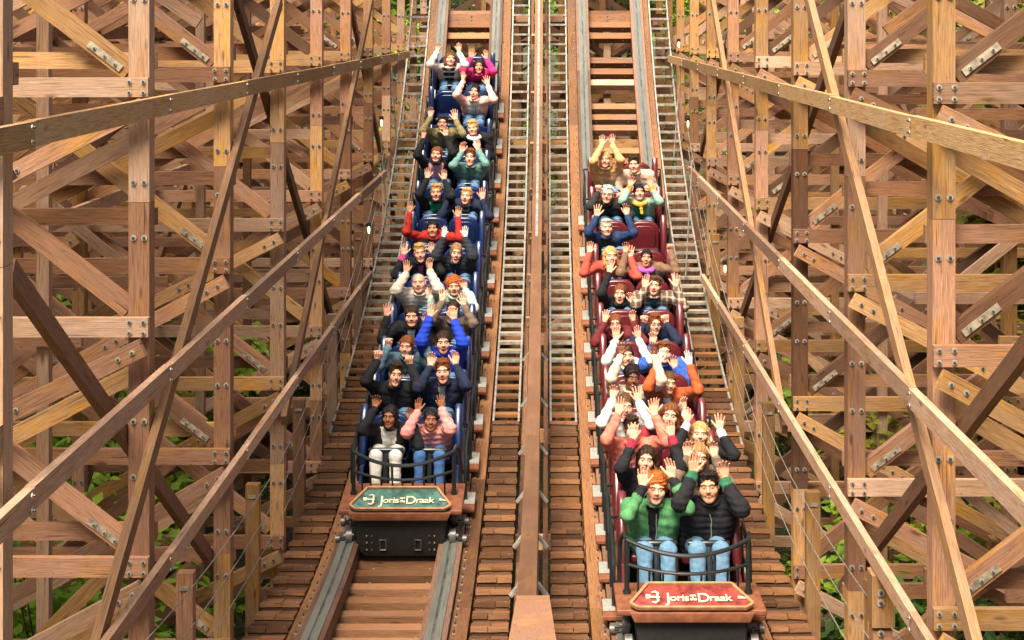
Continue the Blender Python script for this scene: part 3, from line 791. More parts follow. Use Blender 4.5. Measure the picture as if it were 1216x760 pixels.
class SDF:
    def __init__(s,lo,hi,h):
        s.h=h; s.o=np.array(lo,float); n=np.ceil((np.array(hi)-s.o)/h).astype(int)+1
        s.D=np.full(tuple(n),1.0,np.float32)
        s.ax=[s.o[q]+h*np.arange(n[q]) for q in range(3)]
    def sub(s,lo,hi):
        a=[max(0,int((lo[q]-s.o[q])/s.h)) for q in range(3)]; b=[min(s.D.shape[q],int((hi[q]-s.o[q])/s.h)+2) for q in range(3)]
        sl=tuple(slice(a[q],max(a[q],b[q])) for q in range(3))
        g=np.meshgrid(*[s.ax[q][sl[q]] for q in range(3)],indexing='ij'); return sl,g
    def _mix(s,sl,d,k,mode):
        A=s.D[sl]
        if mode=='add':
            if k>0:
                hh=np.clip(.5+.5*(A-d)/k,0,1); s.D[sl]=A*(1-hh)+d*hh-k*hh*(1-hh)
            else: s.D[sl]=np.minimum(A,d)
        else:
            if k>0:
                hh=np.clip(.5-.5*(A+d)/k,0,1); s.D[sl]=A*(1-hh)+(-d)*hh+k*hh*(1-hh)
            else: s.D[sl]=np.maximum(A,-d)
    def cone(s,a,b,ra,rb,k=.02,mode='add'):
        a=np.array(a,float);b=np.array(b,float); m=max(ra,rb)+k+2*s.h
        sl,(X,Y,Z)=s.sub(np.minimum(a,b)-m,np.maximum(a,b)+m)
        if X.size==0: return
        d=b-a; L=max(1e-9,d@d); t=np.clip(((X-a[0])*d[0]+(Y-a[1])*d[1]+(Z-a[2])*d[2])/L,0,1)
        q=np.sqrt((X-a[0]-t*d[0])**2+(Y-a[1]-t*d[1])**2+(Z-a[2]-t*d[2])**2)-(ra+(rb-ra)*t)
        s._mix(sl,q,k,mode)
    def ell(s,c,r,k=.02,mode='add',rot=None):
        c=np.array(c,float);r=np.array(r,float); m=r.max()+k+2*s.h if rot is not None else r+k+2*s.h
        sl,(X,Y,Z)=s.sub(c-m,c+m)
        if X.size==0: return
        X=X-c[0];Y=Y-c[1];Z=Z-c[2]
        if rot is not None: X,Y,Z=[rot[q][0]*X+rot[q][1]*Y+rot[q][2]*Z for q in range(3)]
        k0=np.sqrt((X/r[0])**2+(Y/r[1])**2+(Z/r[2])**2); k1=np.sqrt((X/r[0]**2)**2+(Y/r[1]**2)**2+(Z/r[2]**2)**2)+1e-9
        s._mix(sl,k0*(k0-1)/k1,k,mode)
    def mesh(s): return surfnet(s.D,s.o,s.h)
def wrinkle(s,amp,seed,freq=60,ridge=0):
    X,Y,Z=np.meshgrid(*s.ax,indexing='ij'); r=np.random.RandomState(seed); p=r.rand(8)*6.28
    a=np.sin(X*freq*.6+p[0]+2*np.sin(Z*freq*.35+p[1]))*np.sin(Z*freq*.8+p[2]+1.7*np.sin(X*freq*.4+p[3]))
    b=np.sin((X+Z)*freq*1.3+p[4]+1.5*np.sin(Y*freq*.7+p[5]))*np.sin((Z-X)*freq*.9+p[6])
    s.D+= (amp*(a*.65+b*.5)).astype(np.float32)
    if ridge: s.D+=(ridge*(np.abs(np.sin(Z*3.14159/.055+.6*np.sin(X*9)))*-1+.6)).astype(np.float32)
# --- heads -> (V,F,mat index) ; slots 0 skin 1 lips 2 mouth 3 teeth 4 eye white 5 iris 6 brow
def uvsphere(c,r,n=8,m=6):
    V=[];Fc=[]
    for j in range(m+1):
        th=math.pi*j/m
        for i in range(n):
            ph=2*math.pi*i/n; V.append((c[0]+r[0]*math.sin(th)*math.cos(ph),c[1]+r[1]*math.sin(th)*math.sin(ph),c[2]+r[2]*math.cos(th)))
    for j in range(m):
        for i in range(n): Fc.append((j*n+i,(j+1)*n+i,(j+1)*n+(i+1)%n,j*n+(i+1)%n))
    return np.array(V),np.array(Fc)
def join(parts):
    V=[];Fc=[];Mi=[];n=0
    for v,f,m in parts:
        V.append(v);Fc.append(np.array(f)+n);n+=len(v)
        Mi.append(np.full(len(f),m,int) if np.isscalar(m) else m)
    return np.concatenate(V),np.concatenate(Fc),np.concatenate(Mi)
def head(expr,male):
    jw=1.0 if male else .92
    s=SDF((-.11,-.135,-.15),(.11,.13,.135),.0042)
    s.ell((0,.014,.028),(.075,.096,.088),0)
    s.ell((0,-.028,-.040),(.065*jw,.062,.074),.02)
    s.cone((-.045*jw,-.01,-.072),(-.018,-.066,-.103),.020,.018,.03); s.cone((.045*jw,-.01,-.072),(.018,-.066,-.103),.020,.018,.03)
    op={'smile':.013,'open':.022,'shout':.032,'closed':0}[expr]
    s.ell((0,-.068,-.100-op*.5),(.022*jw,.020,.019),.02)
    for q in(-1,1):
        s.ell((q*.042,-.056,-.030),(.028,.024,.026),.03)
        s.ell((q*.078,.012,-.008),(.010,.020,.031),.008)
        s.ell((q*.032,-.097,.006),(.016,.012,.010),.012,'sub')
        s.cone((q*.014,-.086,.030),(q*.048,-.074,.030),.010,.009,.014)
        s.ell((q*.032,-.078,.006),(.0145,.0115,.0105),.004)
        s.ell((q*.012,-.094,-.031),(.0085,.010,.007),.006)
    s.cone((0,-.082,.016),(0,-.103,-.024),.009,.0125,.012)
    # lips and mouth
    w=.031 if expr=='smile' else .027 if expr!='closed' else .021
    zc=-.062-op*.45
    for q in (-1,1):
        s.cone((q*w,-.079,zc+.004+(.006 if expr=='smile' else 0)),(0,-.091,zc+op*.5+.003),.004,.0065,.006)
        s.cone((q*w,-.079,zc+.004+(.006 if expr=='smile' else 0)),(0,-.089,zc-op*.5-.004),.004,.007,.006)
    if op: s.ell((0,-.093,zc+.001),(w*.92,.024,max(.0055,op*.62)),.003,'sub')
    s.cone((0,.02,-.06),(0,.03,-.14),.050,.052,.03)
    V,Fq=s.mesh()
    C=V[Fq].mean(1)
    m=np.zeros(len(Fq),int)
    ex=np.abs(C[:,0])/(w*1.22); ez=np.abs(C[:,2]-zc)/(op*.62+.0125)
    lip=(ex**2+ez**2<1)&(C[:,1]<-.070); m[lip]=1
    if op:
        inm=((C[:,0]/(w*.93))**2+((C[:,2]-zc)/(max(.0055,op*.62)*1.0))**2<1)&(C[:,1]<-.05); m[inm]=2
    parts=[(V,Fq,m)]
    if op:
        v,f=uvsphere((0,-.0745,zc+(op*.10 if expr=='smile' else op*.36)),(w*.86,.015,(.0072 if expr=='smile' else op*.28)),12,6); parts.append((v,f,3))
        if expr!='smile': 
            v,f=uvsphere((0,-.068,zc-op*.45),(w*.6,.014,op*.16),10,5); parts.append((v,f,2))
    for q in(-1,1):
        v,f=uvsphere((q*.032,-.0845,.006),(.0105,.0065,.0046 if expr in('smile','open') else .0058),10,6); parts.append((v,f,4))
        v,f=uvsphere((q*.032,-.0885,.0055),(.0052,.0034,.0046),8,6); parts.append((v,f,5))
        for a,b,t in (((q*.0215,-.089,.009),(q*.043,-.084,.009),.0013),):
            mb=MB(); mb.tube([a,((a[0]+b[0])/2,a[1]-.002,a[2]+.0045),b],[.0012,t,.0012],M['black'],K=5)
            parts.append((np.array(mb.v),[f if len(f)==4 else f[:4] for f in mb.f if len(f)==4],5))
        mb=MB(); mb.tube([(q*.014,-.0945,.029),(q*.030,-.094,.035),(q*.051,-.080,.031)],[.0014,.0021,.0010],M['black'],K=6)
        parts.append((np.array(mb.v),[f for f in mb.f if len(f)==4],6))
    return join(parts)
HEADS={(e,g):head(e,g) for e in('smile','open','shout','closed') for g in(0,1)}
def hand(kind):
    s=SDF((-.075,-.075,-.03),(.10,.045,.215),.0040)
    bx=[-.031,-.0105,.0105,.030]      # little .. index (thumb on +x)
    ln=[.060,.076,.082,.072]; rr=[.0078,.0088,.0090,.0088]
    for i in range(4):
        top=(bx[i]*1.12,0,.088+(.004 if i in(1,2) else 0)); s.cone((bx[i]*.62,0,.012),top,.015,.0125,.012)
        if kind=='open':
            sp=(i-1.5)*.07; b1=.16; b2=.28
        elif kind=='wide': sp=(i-1.5)*.19; b1=.02; b2=.10
        elif kind=='relaxed': sp=(i-1.5)*.07; b1=.42; b2=.55
        else: sp=(i-1.5)*.02; b1=1.55; b2=1.75
        p=np.array(top); l=ln[i]; d=np.array([math.sin(sp)*math.cos(b1),-math.sin(b1),math.cos(b1)]); q=p+d*l*.45
        s.cone(p,q,rr[i]*1.08,rr[i],.005)
        a2=b1+b2*.55; d=np.array([math.sin(sp)*math.cos(a2),-math.sin(a2),math.cos(a2)]); r_=q+d*l*.30
        s.cone(q,r_,rr[i],rr[i]*.94,.003)
        a3=a2+b2*.45; d=np.array([math.sin(sp)*math.cos(a3),-math.sin(a3),math.cos(a3)]); s.cone(r_,r_+d*l*.25,rr[i]*.94,rr[i]*.8,.003)
    if kind=='fist': pts=[(.022,-.004,.022),(.042,-.022,.052),(.030,-.044,.072),(.010,-.048,.074)]
    elif kind in('open','wide'): pts=[(.018,-.004,.020),(.044,-.014,.050),(.066,-.020,.078),(.080,-.022,.100)]
    else: pts=[(.018,-.006,.020),(.040,-.022,.050),(.054,-.034,.078),(.060,-.042,.100)]
    for a,b,ra,rb in zip(pts[:-1],pts[1:],(.016,.0115,.0098),(.0118,.0100,.0085)): s.cone(a,b,ra,rb,.006)
    s.cone((0,0,-.02),(0,0,.02),.024,.022,.015)
    return s.mesh()
HANDS={k:hand(k) for k in('open','wide','relaxed','fist')}
def hairm(style):
    s=SDF((-.17,-.16,-.36),(.17,.19,.20),.0058)
    e=1.0
    s.ell((0,.020,.034),(.085,.103,.093),0)
    if style in('long','loose','hood'):
        for q in(-1,1): s.cone((q*.070,.015,.03),(q*.080,.005,-.10 if style=='loose' else -.19),.032,.024,.02)
        s.ell((0,.075,-.06),(.080,.040,.14 if style=='long' else .10),.03)
    if style in('tied','bun'):
        s.ell((0,.06,-.03),(.068,.055,.06),.02)
        if style=='bun': s.ell((0,.06,.125),(.036,.036,.032),.01)
        else: s.cone((0,.11,-.01),(.03,.13,-.16),.03,.016,.015)
    if style=='short':
        s.ell((0,-.03,.105),(.06,.055,.022),.03)
        s.ell((0,.06,-.02),(.066,.05,.05),.02)
    if style=='curly':
        s.ell((0,.02,.060),(.098,.105,.090),.02)
    if style=='bald':
        s.ell((0,-.02,.11),(.066,.10,.075),.008,'sub')
    # open the face
    s.ell((0,-.120,-.020),(.069,.080,.106),.010,'sub')
    if style in('long','loose','hood'):
        s.ell((0,-.13,-.20),(.052,.12,.14),.01,'sub')
    else:
        X,Y,Z=np.meshgrid(*s.ax,indexing='ij'); s.D=np.maximum(s.D,(-.075-Z+0.25*np.clip(-Y,-.1,.1)).astype(np.float32)) if style not in('tied',) else s.D
        cut=np.where((np.abs(X)>.05)&(Y<.03),-.0-Z,-1); s.D=np.maximum(s.D,cut.astype(np.float32))
    X,Y,Z=np.meshgrid(*s.ax,indexing='ij')
    if style=='curly': s.D+=(.010*np.sin(X*170)*np.sin(Y*160)*np.sin(Z*165+X*60)).astype(np.float32)
    else: s.D+=(.0022*np.sin(X*230+14*Z+3*np.sin(Y*25))+.0030*np.sin(X*110+Y*25+7*np.sin(Z*18))).astype(np.float32)
    return s.mesh()
def locks(V,Fq,style,seed=5):
    r=np.random.RandomState(seed); n={'bald':60,'curly':650,'short':520}.get(style,560)
    P_=V[r.randint(0,len(V),n)]; P_=P_[~((P_[:,1]<-.035)&(P_[:,2]<.055))]
    vs=[];fs=[];k=len(V)
    for p in P_:
        nn=p-np.array((0,.02,.02 if p[2]>-.05 else p[2])); nn/=np.linalg.norm(nn)+1e-9
        d=np.array((r.randn()*.5,.25+r.randn()*.5,(.3 if style in('short','curly') and p[2]>.03 else -1.0))); d=d-nn*(d@nn)*.85; d/=np.linalg.norm(d)+1e-9
        L=r.uniform(.018,.040) if style in('short','bald') else r.uniform(.02,.055); w=r.uniform(.0018,.0042)
        s_=np.cross(d,nn); s_/=np.linalg.norm(s_)+1e-9
        a=p-nn*.003; b=p+d*L*.55+nn*r.uniform(.001,.006); c_=p+d*L+nn*r.uniform(-.002,.013)
        vs+=[a-s_*w,a+s_*w,b+s_*w*.8,b-s_*w*.8,c_+s_*w*.1,c_-s_*w*.1]; fs+=[(k,k+1,k+2,k+3),(k+3,k+2,k+4,k+5)]; k+=6
    return np.concatenate([V,np.array(vs)]),np.concatenate([Fq,np.array(fs)])
HAIRS={k:locks(*hairm(k),k) for k in('short','long','loose','tied','bun','curly','bald')}
def npmesh(name,V,Fq,mats,mi=None,parent=None,ang=None):
    me=bpy.data.meshes.new(name); me.from_pydata(V.tolist(),[],[list(map(int,f)) for f in Fq])
    for m in mats: me.materials.append(m)
    if mi is not None: me.polygons.foreach_set('material_index',np.asarray(mi,dtype=np.int32))
    me.polygons.foreach_set('use_smooth',[True]*len(me.polygons)); me.update()
    o=bpy.data.objects.new(name,me); COL.objects.link(o)
    if parent: o.parent=parent
    return o
_mc={}
def cmat(kind,c,**k):
    key=(kind,c)
    if key in _mc: return _mc[key]
    if kind=='skin':
        m,nt,b=newmat('skin_%d'%len(_mc)); L=nt.links.new
        tc=N(nt,'ShaderNodeTexCoord'); n=N(nt,'ShaderNodeTexNoise'); n.inputs['Scale'].default_value=28; n.inputs['Detail'].default_value=3; L(tc.outputs['Object'],n.inputs['Vector'])
        r=ramp(nt,n.outputs[0],[(.3,tuple(x*.93 for x in c)),(.7,(min(1,c[0]*1.05),c[1]*.90,c[2]*.86))]); L(r.outputs[0],b.inputs['Base Color'])
        b.inputs['Roughness'].default_value=.48; b.inputs['Subsurface Weight'].default_value=.12; b.inputs['Subsurface Radius'].default_value=(.02,.008,.004); b.inputs['Subsurface Scale'].default_value=.5
    elif kind=='hair':
        m,nt,b=newmat('hair_%d'%len(_mc)); L=nt.links.new
        tc=N(nt,'ShaderNodeTexCoord'); mp=N(nt,'ShaderNodeMapping'); mp.inputs['Scale'].default_value=(60,25,7); L(tc.outputs['Object'],mp.inputs[0])
        n=N(nt,'ShaderNodeTexNoise'); n.inputs['Scale'].default_value=3; n.inputs['Detail'].default_value=4; L(mp.outputs[0],n.inputs['Vector'])
        r=ramp(nt,n.outputs[0],[(.32,tuple(x*.45 for x in c)),(.65,tuple(min(1,x*1.35) for x in c))]); L(r.outputs[0],b.inputs['Base Color']); b.inputs['Roughness'].default_value=.6; b.inputs['Specular IOR Level'].default_value=.2
    elif kind=='cloth': m=plain('cloth_%d'%len(_mc),c,.85,0,.22,22,.25,bump=.25)
    elif kind=='denim':
        m=plain('denim_%d'%len(_mc),c,.9,0,.14,26,.2,bump=.3)
    elif kind=='stripe':
        m,nt,b=newmat('striped_cloth'); L=nt.links.new; tc=N(nt,'ShaderNodeTexCoord'); sp=N(nt,'ShaderNodeSeparateXYZ'); L(tc.outputs['Object'],sp.inputs[0])
        a=N(nt,'ShaderNodeMath',operation='MULTIPLY'); a.inputs[1].default_value=70; L(sp.outputs[2],a.inputs[0]); q=N(nt,'ShaderNodeMath',operation='SINE'); L(a.outputs[0],q.inputs[0])
        r=ramp(nt,q.outputs[0],[(.40,(.012,.012,.016)),(.60,(.7,.68,.66))]); L(r.outputs[0],b.inputs['Base Color']); b.inputs['Roughness'].default_value=.85
    elif kind=='plaid':
        m,nt,b=newmat('plaid_cloth'); L=nt.links.new; tc=N(nt,'ShaderNodeTexCoord'); sp=N(nt,'ShaderNodeSeparateXYZ'); L(tc.outputs['Object'],sp.inputs[0])
        o=[]
        for ax,fr in ((0,90),(2,75)):
            a=N(nt,'ShaderNodeMath',operation='MULTIPLY'); a.inputs[1].default_value=fr; L(sp.outputs[ax],a.inputs[0]); q=N(nt,'ShaderNodeMath',operation='SINE'); L(a.outputs[0],q.inputs[0]); o.append(q)
        r1=ramp(nt,o[0].outputs[0],[(.45,(.08,.055,.04)),(.6,(.45,.36,.28))]); r2=ramp(nt,o[1].outputs[0],[(.45,(.10,.06,.04)),(.6,(.50,.38,.30))])
        L(mixc(nt,.5,r1.outputs[0],r2.outputs[0]),b.inputs['Base Color']); b.inputs['Roughness'].default_value=.85
    _mc[key]=m; return m
SK={'l':(.70,.37,.25),'f':(.76,.42,.30),'t':(.60,.31,.19),'b':(.30,.125,.06),'d':(.16,.062,.03)}
HC={'black':(.014,.010,.009),'dark':(.035,.018,.010),'brown':(.10,.045,.018),'auburn':(.17,.055,.018),'red':(.42,.11,.02),'blond':(.52,.31,.11),'dblond':(.30,.17,.07),'grey':(.42,.40,.37),'white':(.6,.58,.55)}
M_teeth=plain('teeth',(.80,.77,.70),.3,0,.03); M_mouth=plain('mouth_inside',(.09,.012,.010),.5,0,.1); M_eye=plain('eye_white',(.72,.70,.66),.25,0,.03); M_iris=plain('iris',(.02,.013,.009),.2,0,.1)
def norm(v): v=np.array(v,float); return v/np.linalg.norm(v)
def person(side,row,seat,hx,hy,hands,skin='f',hair='short',hc='brown',male=0,expr='open',top=('cloth',(.02,.02,.025)),inner=None,iw=.07,legs=(.10,.20,.36),puff=0,scarf=None,glasses=0,cuff=None,glove=None,bare=.92,label='',size=1.0,yaw=None,cut=0):
    rg=random.Random(row*31+seat*7+side*3)
    npr=np.array
    Mx=MATS[side][row-1]; g=1.10*size
    def loc(x,y,z): return npr(Mx@Vector((x,y,z)))
    sx=(-1 if seat==0 else 1)*SEATX
    hipc=loc(sx,.20,.50); nom=loc(sx,-.02,1.0)
    hp=npr(P(hx,hy,nom[1]))
    d=hp-nom; d[0]=max(-.13,min(.13,d[0])); d[2]=max(-.20,min(.20,d[2])); hp=nom+d
    pitch=math.radians(rg.uniform(-2,8)); yw=math.radians(rg.uniform(-12,12) if yaw is None else yaw); roll=math.radians(rg.uniform(-7,7))
    Rm=np.array((Matrix.Rotation(yw,3,'Z')@Matrix.Rotation(-pitch,3,'X')@Matrix.Rotation(roll,3,'Y')))
    neck=hp+Rm@npr((0,.028,-.115))*g
    up=norm(neck-hipc)
    sh=neck-up*.065*g+npr((0,.015,0))
    xw=npr((1.,0,0)); fw=norm(np.cross(xw,up)); # points backward(+y)/up
    if fw[1]<0: fw=-fw
    jw=(.198 if male else .170)*g
    lo=np.minimum(hipc,hp)-.75; hi=np.maximum(hipc,hp)+.75
    arms=[]; hsc=npr((rg.uniform(.90,1.10),rg.uniform(.95,1.05),rg.uniform(.92,1.08)))
    root=empty('person',label,'person',tuple(hipc),'riders on the two coaster trains')
    hmesh=[]
    Ls=(.285*g,.25*g)
    for q,hd in ((-1,hands[0]),(1,hands[1])):
        J=sh+xw*q*jw+up*(.02 if hd else -.01)
        if hd is None:   # hand resting on the lap bar
            T=loc(sx+q*.12,-.20,.68); kind='fist'; vis=False; fd=norm(npr((0,-.6,-.3)))
        else:
            kind=hd[2] if len(hd)>2 else rg.choice(['open','open','wide','relaxed']); yo=hd[3] if len(hd)>3 else -.07
            c=npr(P(hd[0],hd[1],hp[1]+yo)); ml=hd[4] if len(hd)>4 else .125
            if q*(c[0]-hp[0])<ml*g: c[0]=hp[0]+q*ml*g
            fd=norm(npr((q*rg.uniform(-.05,.20),rg.uniform(-.15,.1),1.0)))
            T=c-fd*.085*g
        v=T-J; Lm=np.linalg.norm(v); mx=sum(Ls)*.985
        if Lm>mx: 
            T=J+v/Lm*mx; Lm=mx; v=T-J
        if Lm<.16: T=J+v/max(Lm,1e-6)*.16; Lm=.16; v=T-J
        a=(Ls[0]**2-Ls[1]**2+Lm**2)/(2*Lm); hh=math.sqrt(max(0,Ls[0]**2-a*a))
        hint=npr((q*.42,-.62 if hd else .3,-.60 if hd else -.8)); e=v/Lm; hint=hint-e*(hint@e); hint/=np.linalg.norm(hint)
        E=J+e*a+hint*hh
        fz=norm(norm(T-E)*.28+fd*.72)
        arms.append((q,J,E,T,kind,fz,hd))
    # ---- skin body
    vox=.012 if row<=4 else .015
    pts=[hipc,hp]+[x for a in arms for x in (a[1],a[2],a[3])]
    lo=np.min(pts,0)-.20; hi=np.max(pts,0)+.20
    knees=[loc(sx+q*.10,-.24,.575) for q in(-1,1)]; ank=[loc(sx+q*.10,-.36,.14) for q in(-1,1)]; hips=[loc(sx+q*.085,.17,.50) for q in(-1,1)]
    pl=[*knees,*ank,*hips]
    lo=np.minimum(lo,np.min(pl,0)-.16); hi=np.maximum(hi,np.max(pl,0)+.14)
    s=SDF(lo,hi,vox*1.15)
    s.cone(hipc,sh-up*.10*g,.078*g,.078*g,.03)
    s.cone(sh,neck,.050*g,.048*g,.02); s.cone(neck,hp+Rm@npr((0,.02,-.06))*g,.050*g,.050*g,.02)
    for q,J,E,T,kind,fz,hd in arms:
        s.cone(sh,J,.042*g,.036*g,.02); s.cone(J,E,.036*g,.034*g,.01); s.cone(E,T,.034*g,.0255*g,.01)
    for i in(0,1): s.cone(hips[i],knees[i],.072*g,.05*g,.03); s.cone(knees[i],ank[i],.05*g,.036*g,.02)
    bv,bf=s.mesh(); parts=[(bv,bf,np.zeros(len(bf),int))]
    hv,hf,hm=HEADS[(expr,male)]; parts.append((((hv*hsc)*g*.88)@Rm.T+hp,hf,hm))
    for q,J,E,T,kind,fz,hd in arms:
        kv,kf=HANDS[kind]
        kv=kv*g*(.95 if male else .88); kv=kv*npr((-q,1,1))  # thumb towards the body centre
        kf2=kf if q<0 else kf[:,::-1]
        bk=npr((0,1.,0)); bk=bk-fz*(bk@fz); bk=norm(bk); xx=np.cross(bk,fz)
        tw=rg.uniform(-.75,.6); xx2=xx*math.cos(tw)+bk*math.sin(tw); bk2=np.cross(fz,xx2)
        Rh=np.stack([xx2,bk2,fz],1)
        parts.append((kv@Rh.T+T,kf2,np.full(len(kf2),7 if (glove and hd) else 0)))
    V,Fq,Mi=join(parts)
    ms=[cmat('skin',SK[skin]),cmat('cloth',(SK[skin][0]*.75,SK[skin][1]*.42,SK[skin][2]*.45)),M_mouth,M_teeth,M_eye,M_iris,cmat('hair',tuple(x*.8+.05 for x in HC[hc])),cmat('cloth',glove or (.8,.8,.8))]
    npmesh('body',V-hipc,Fq,ms,Mi,root)
    # ---- top garment
    s=SDF(lo,hi,vox); pf=.010 if puff else 0
    wst=hipc+up*.02
    chest=sh-up*.10*g
    for q in(-1,1):
        s.cone(wst+xw*q*.075*g,chest+xw*q*(.100 if male else .080)*g,(.122+pf)*g,(.122+pf)*g,.05)
    s.cone(sh-xw*jw*.8-up*.01,sh+xw*jw*.8-up*.01,.066*g+pf,.066*g+pf,.05)
    s.cone(sh,neck+npr((0,.01,-.03)),.078*g,.060*g,.03)
    for a_ in arms: s.cone(sh,a_[1],.068*g+pf,.064*g+pf,.04)
    for q,J,E,T,kind,fz,hd in arms:
        b=bare if hd else .97
        W_=E+(T-E)*b; dd=norm(T-E)
        s.cone(J,E,(.066+pf)*g,(.056+pf)*g,.035); s.cone(E,W_,(.056+pf)*g,(.041+pf*.6)*g,.02)
        s.cone(W_+dd*.0,W_-dd*.02,(.041+pf*.5)*g,(.041+pf*.5)*g,.004)
    wrinkle(s,.0085 if not puff else .005,rg.randint(0,9999),40,.009 if puff else 0)
    # neckline
    for a_ in range(12):
        f_=lambda t: neck+npr((.062*math.cos(t),.060*math.sin(t)-.008,.002-.020*math.sin(-t)))*g
        s.cone(f_(a_/12*6.283),f_((a_+1)/12*6.283),.016*g,.016*g,.010)
    s.cone(neck+npr((0,-.012,.0))*g,neck+npr((0,-.025,.10))*g,.046*g,.072*g,.006,'sub')
    V,Fq=s.mesh(); C=V[Fq].mean(1); mi=np.zeros(len(Fq),int); mats=[cmat(*top)]
    rel=C-sh; u=rel@up; xx=rel@xw; dep=rel@fw
    if inner:
        mats.append(cmat(*inner)); wid=iw*(1+.35*np.clip(u/.2,-.6,1))
        mi[(np.abs(xx+.01)<wid)&(dep<-.02)&(u>-.52)&(u<.10)]=1
    if cuff:
        mats.append(cmat(*cuff)); 
        for q,J,E,T,kind,fz,hd in arms:
            dE=np.linalg.norm(C-(E+(T-E)*bare),axis=1); mi[dE<.075]=len(mats)-1
    npmesh('jacket',V-hipc,Fq,mats,mi,root)
    if inner is None or rg.random()<.5:   # zip
        mb=MB(); zp=[]
        for t in (.1,.25,.4,.55,.7,.85,1.0):
            p=wst+(sh-wst)*t; near=V[(np.abs((V-sh)@xw)<.02)&(np.abs((V-p)@up)<.02)&(((V-sh)@fw)<0)]
            if len(near): q_=near[np.argmin(near@fw)]; zp.append(tuple(q_-fw*.002-hipc))
        if len(zp)>2:
            mb.tube(zp,.0042,M['bolt'] if rg.random()<.6 else M['boltdark'],K=5); mb.build('zip',root,smooth=True)
    if scarf:
        s=SDF(neck-.2,neck+.2,.008); 
        for a in range(14):
            th=a/14*6.283; th2=(a+1)/14*6.283
            f=lambda t: neck+npr((.078*math.cos(t),.070*math.sin(t)-.012,-.018-.022*math.sin(-t)))*g
            s.cone(f(th),f(th2),.028*g,.028*g,.012)
        s.cone(neck+npr((.01,-.08,-.04)),neck+npr((.03,-.11,-.17)),.03,.022,.02)
        wrinkle(s,.005,3,90); V,Fq=s.mesh(); npmesh('scarf',V-hipc,Fq,[cmat('cloth',scarf)],None,root)
    # ---- hair
    if hair:
        V,Fq=HAIRS[hair]; V=(V*hsc*g*.885)*npr((rg.uniform(.98,1.04),1,rg.uniform(.98,1.05)))
        npmesh('hair',V@Rm.T+hp-hipc,Fq,[cmat('hair',HC[hc])],None,root)
    if glasses:
        mb=MB()
        for q in(-1,1):
            mb.tube([tuple(Rm@(npr((q*.033+.021*math.cos(a),-.101,.005+.015*math.sin(a)))*g*.88)+hp-hipc) for a in np.linspace(0,6.283,13)[:-1]],.0024,M['black'],K=5,closed=True)
            mb.tube([tuple(Rm@(npr(p)*g*.88)+hp-hipc) for p in ((q*.053,-.099,.008),(q*.078,-.04,.010),(q*.082,.01,.008))],.002,M['black'],K=5)
        mb.tube([tuple(Rm@(npr(p)*g*.88)+hp-hipc) for p in ((-.012,-.102,.008),(0,-.104,.010),(.012,-.102,.008))],.002,M['black'],K=5)
        mb.build('glasses',root,smooth=True)
    # ---- trousers + shoes
    lo2=np.min(pl,0)-.16; hi2=np.max(pl,0)+.14
    s=SDF(lo2,hi2,.014)
    for i in(0,1):
        s.cone(hips[i],knees[i],.088*g,.066*g,.03); s.cone(knees[i],ank[i]+npr((0,0,.03)),.065*g,.050*g,.02)
    wrinkle(s,.005,rg.randint(0,999),60)
    V,Fq=s.mesh(); npmesh('trousers',V-hipc,Fq,[cmat('denim',legs)],None,root)
    mb=MB()
    s=SDF(np.min(ank,0)-.25,np.max(ank,0)+.12,.012)
    for i in(0,1):
        fwd=npr(Mx.to_3x3()@Vector((0,-1,0))); dn=npr(Mx.to_3x3()@Vector((0,0,-1)))
        s.cone(ank[i]+dn*.035,ank[i]+dn*.045+fwd*.13,.042,.034,.02); s.cone(ank[i],ank[i]+dn*.03,.045,.045,.02)
    V,Fq=s.mesh(); npmesh('shoes',V-hipc,Fq,[cmat('cloth',(.03,.03,.035) if rg.random()<.6 else (.5,.48,.45))],None,root)
    return root
BLK=(.012,.012,.015); NVY=(.012,.018,.045)
def c(*v): return ('cloth',tuple(v))
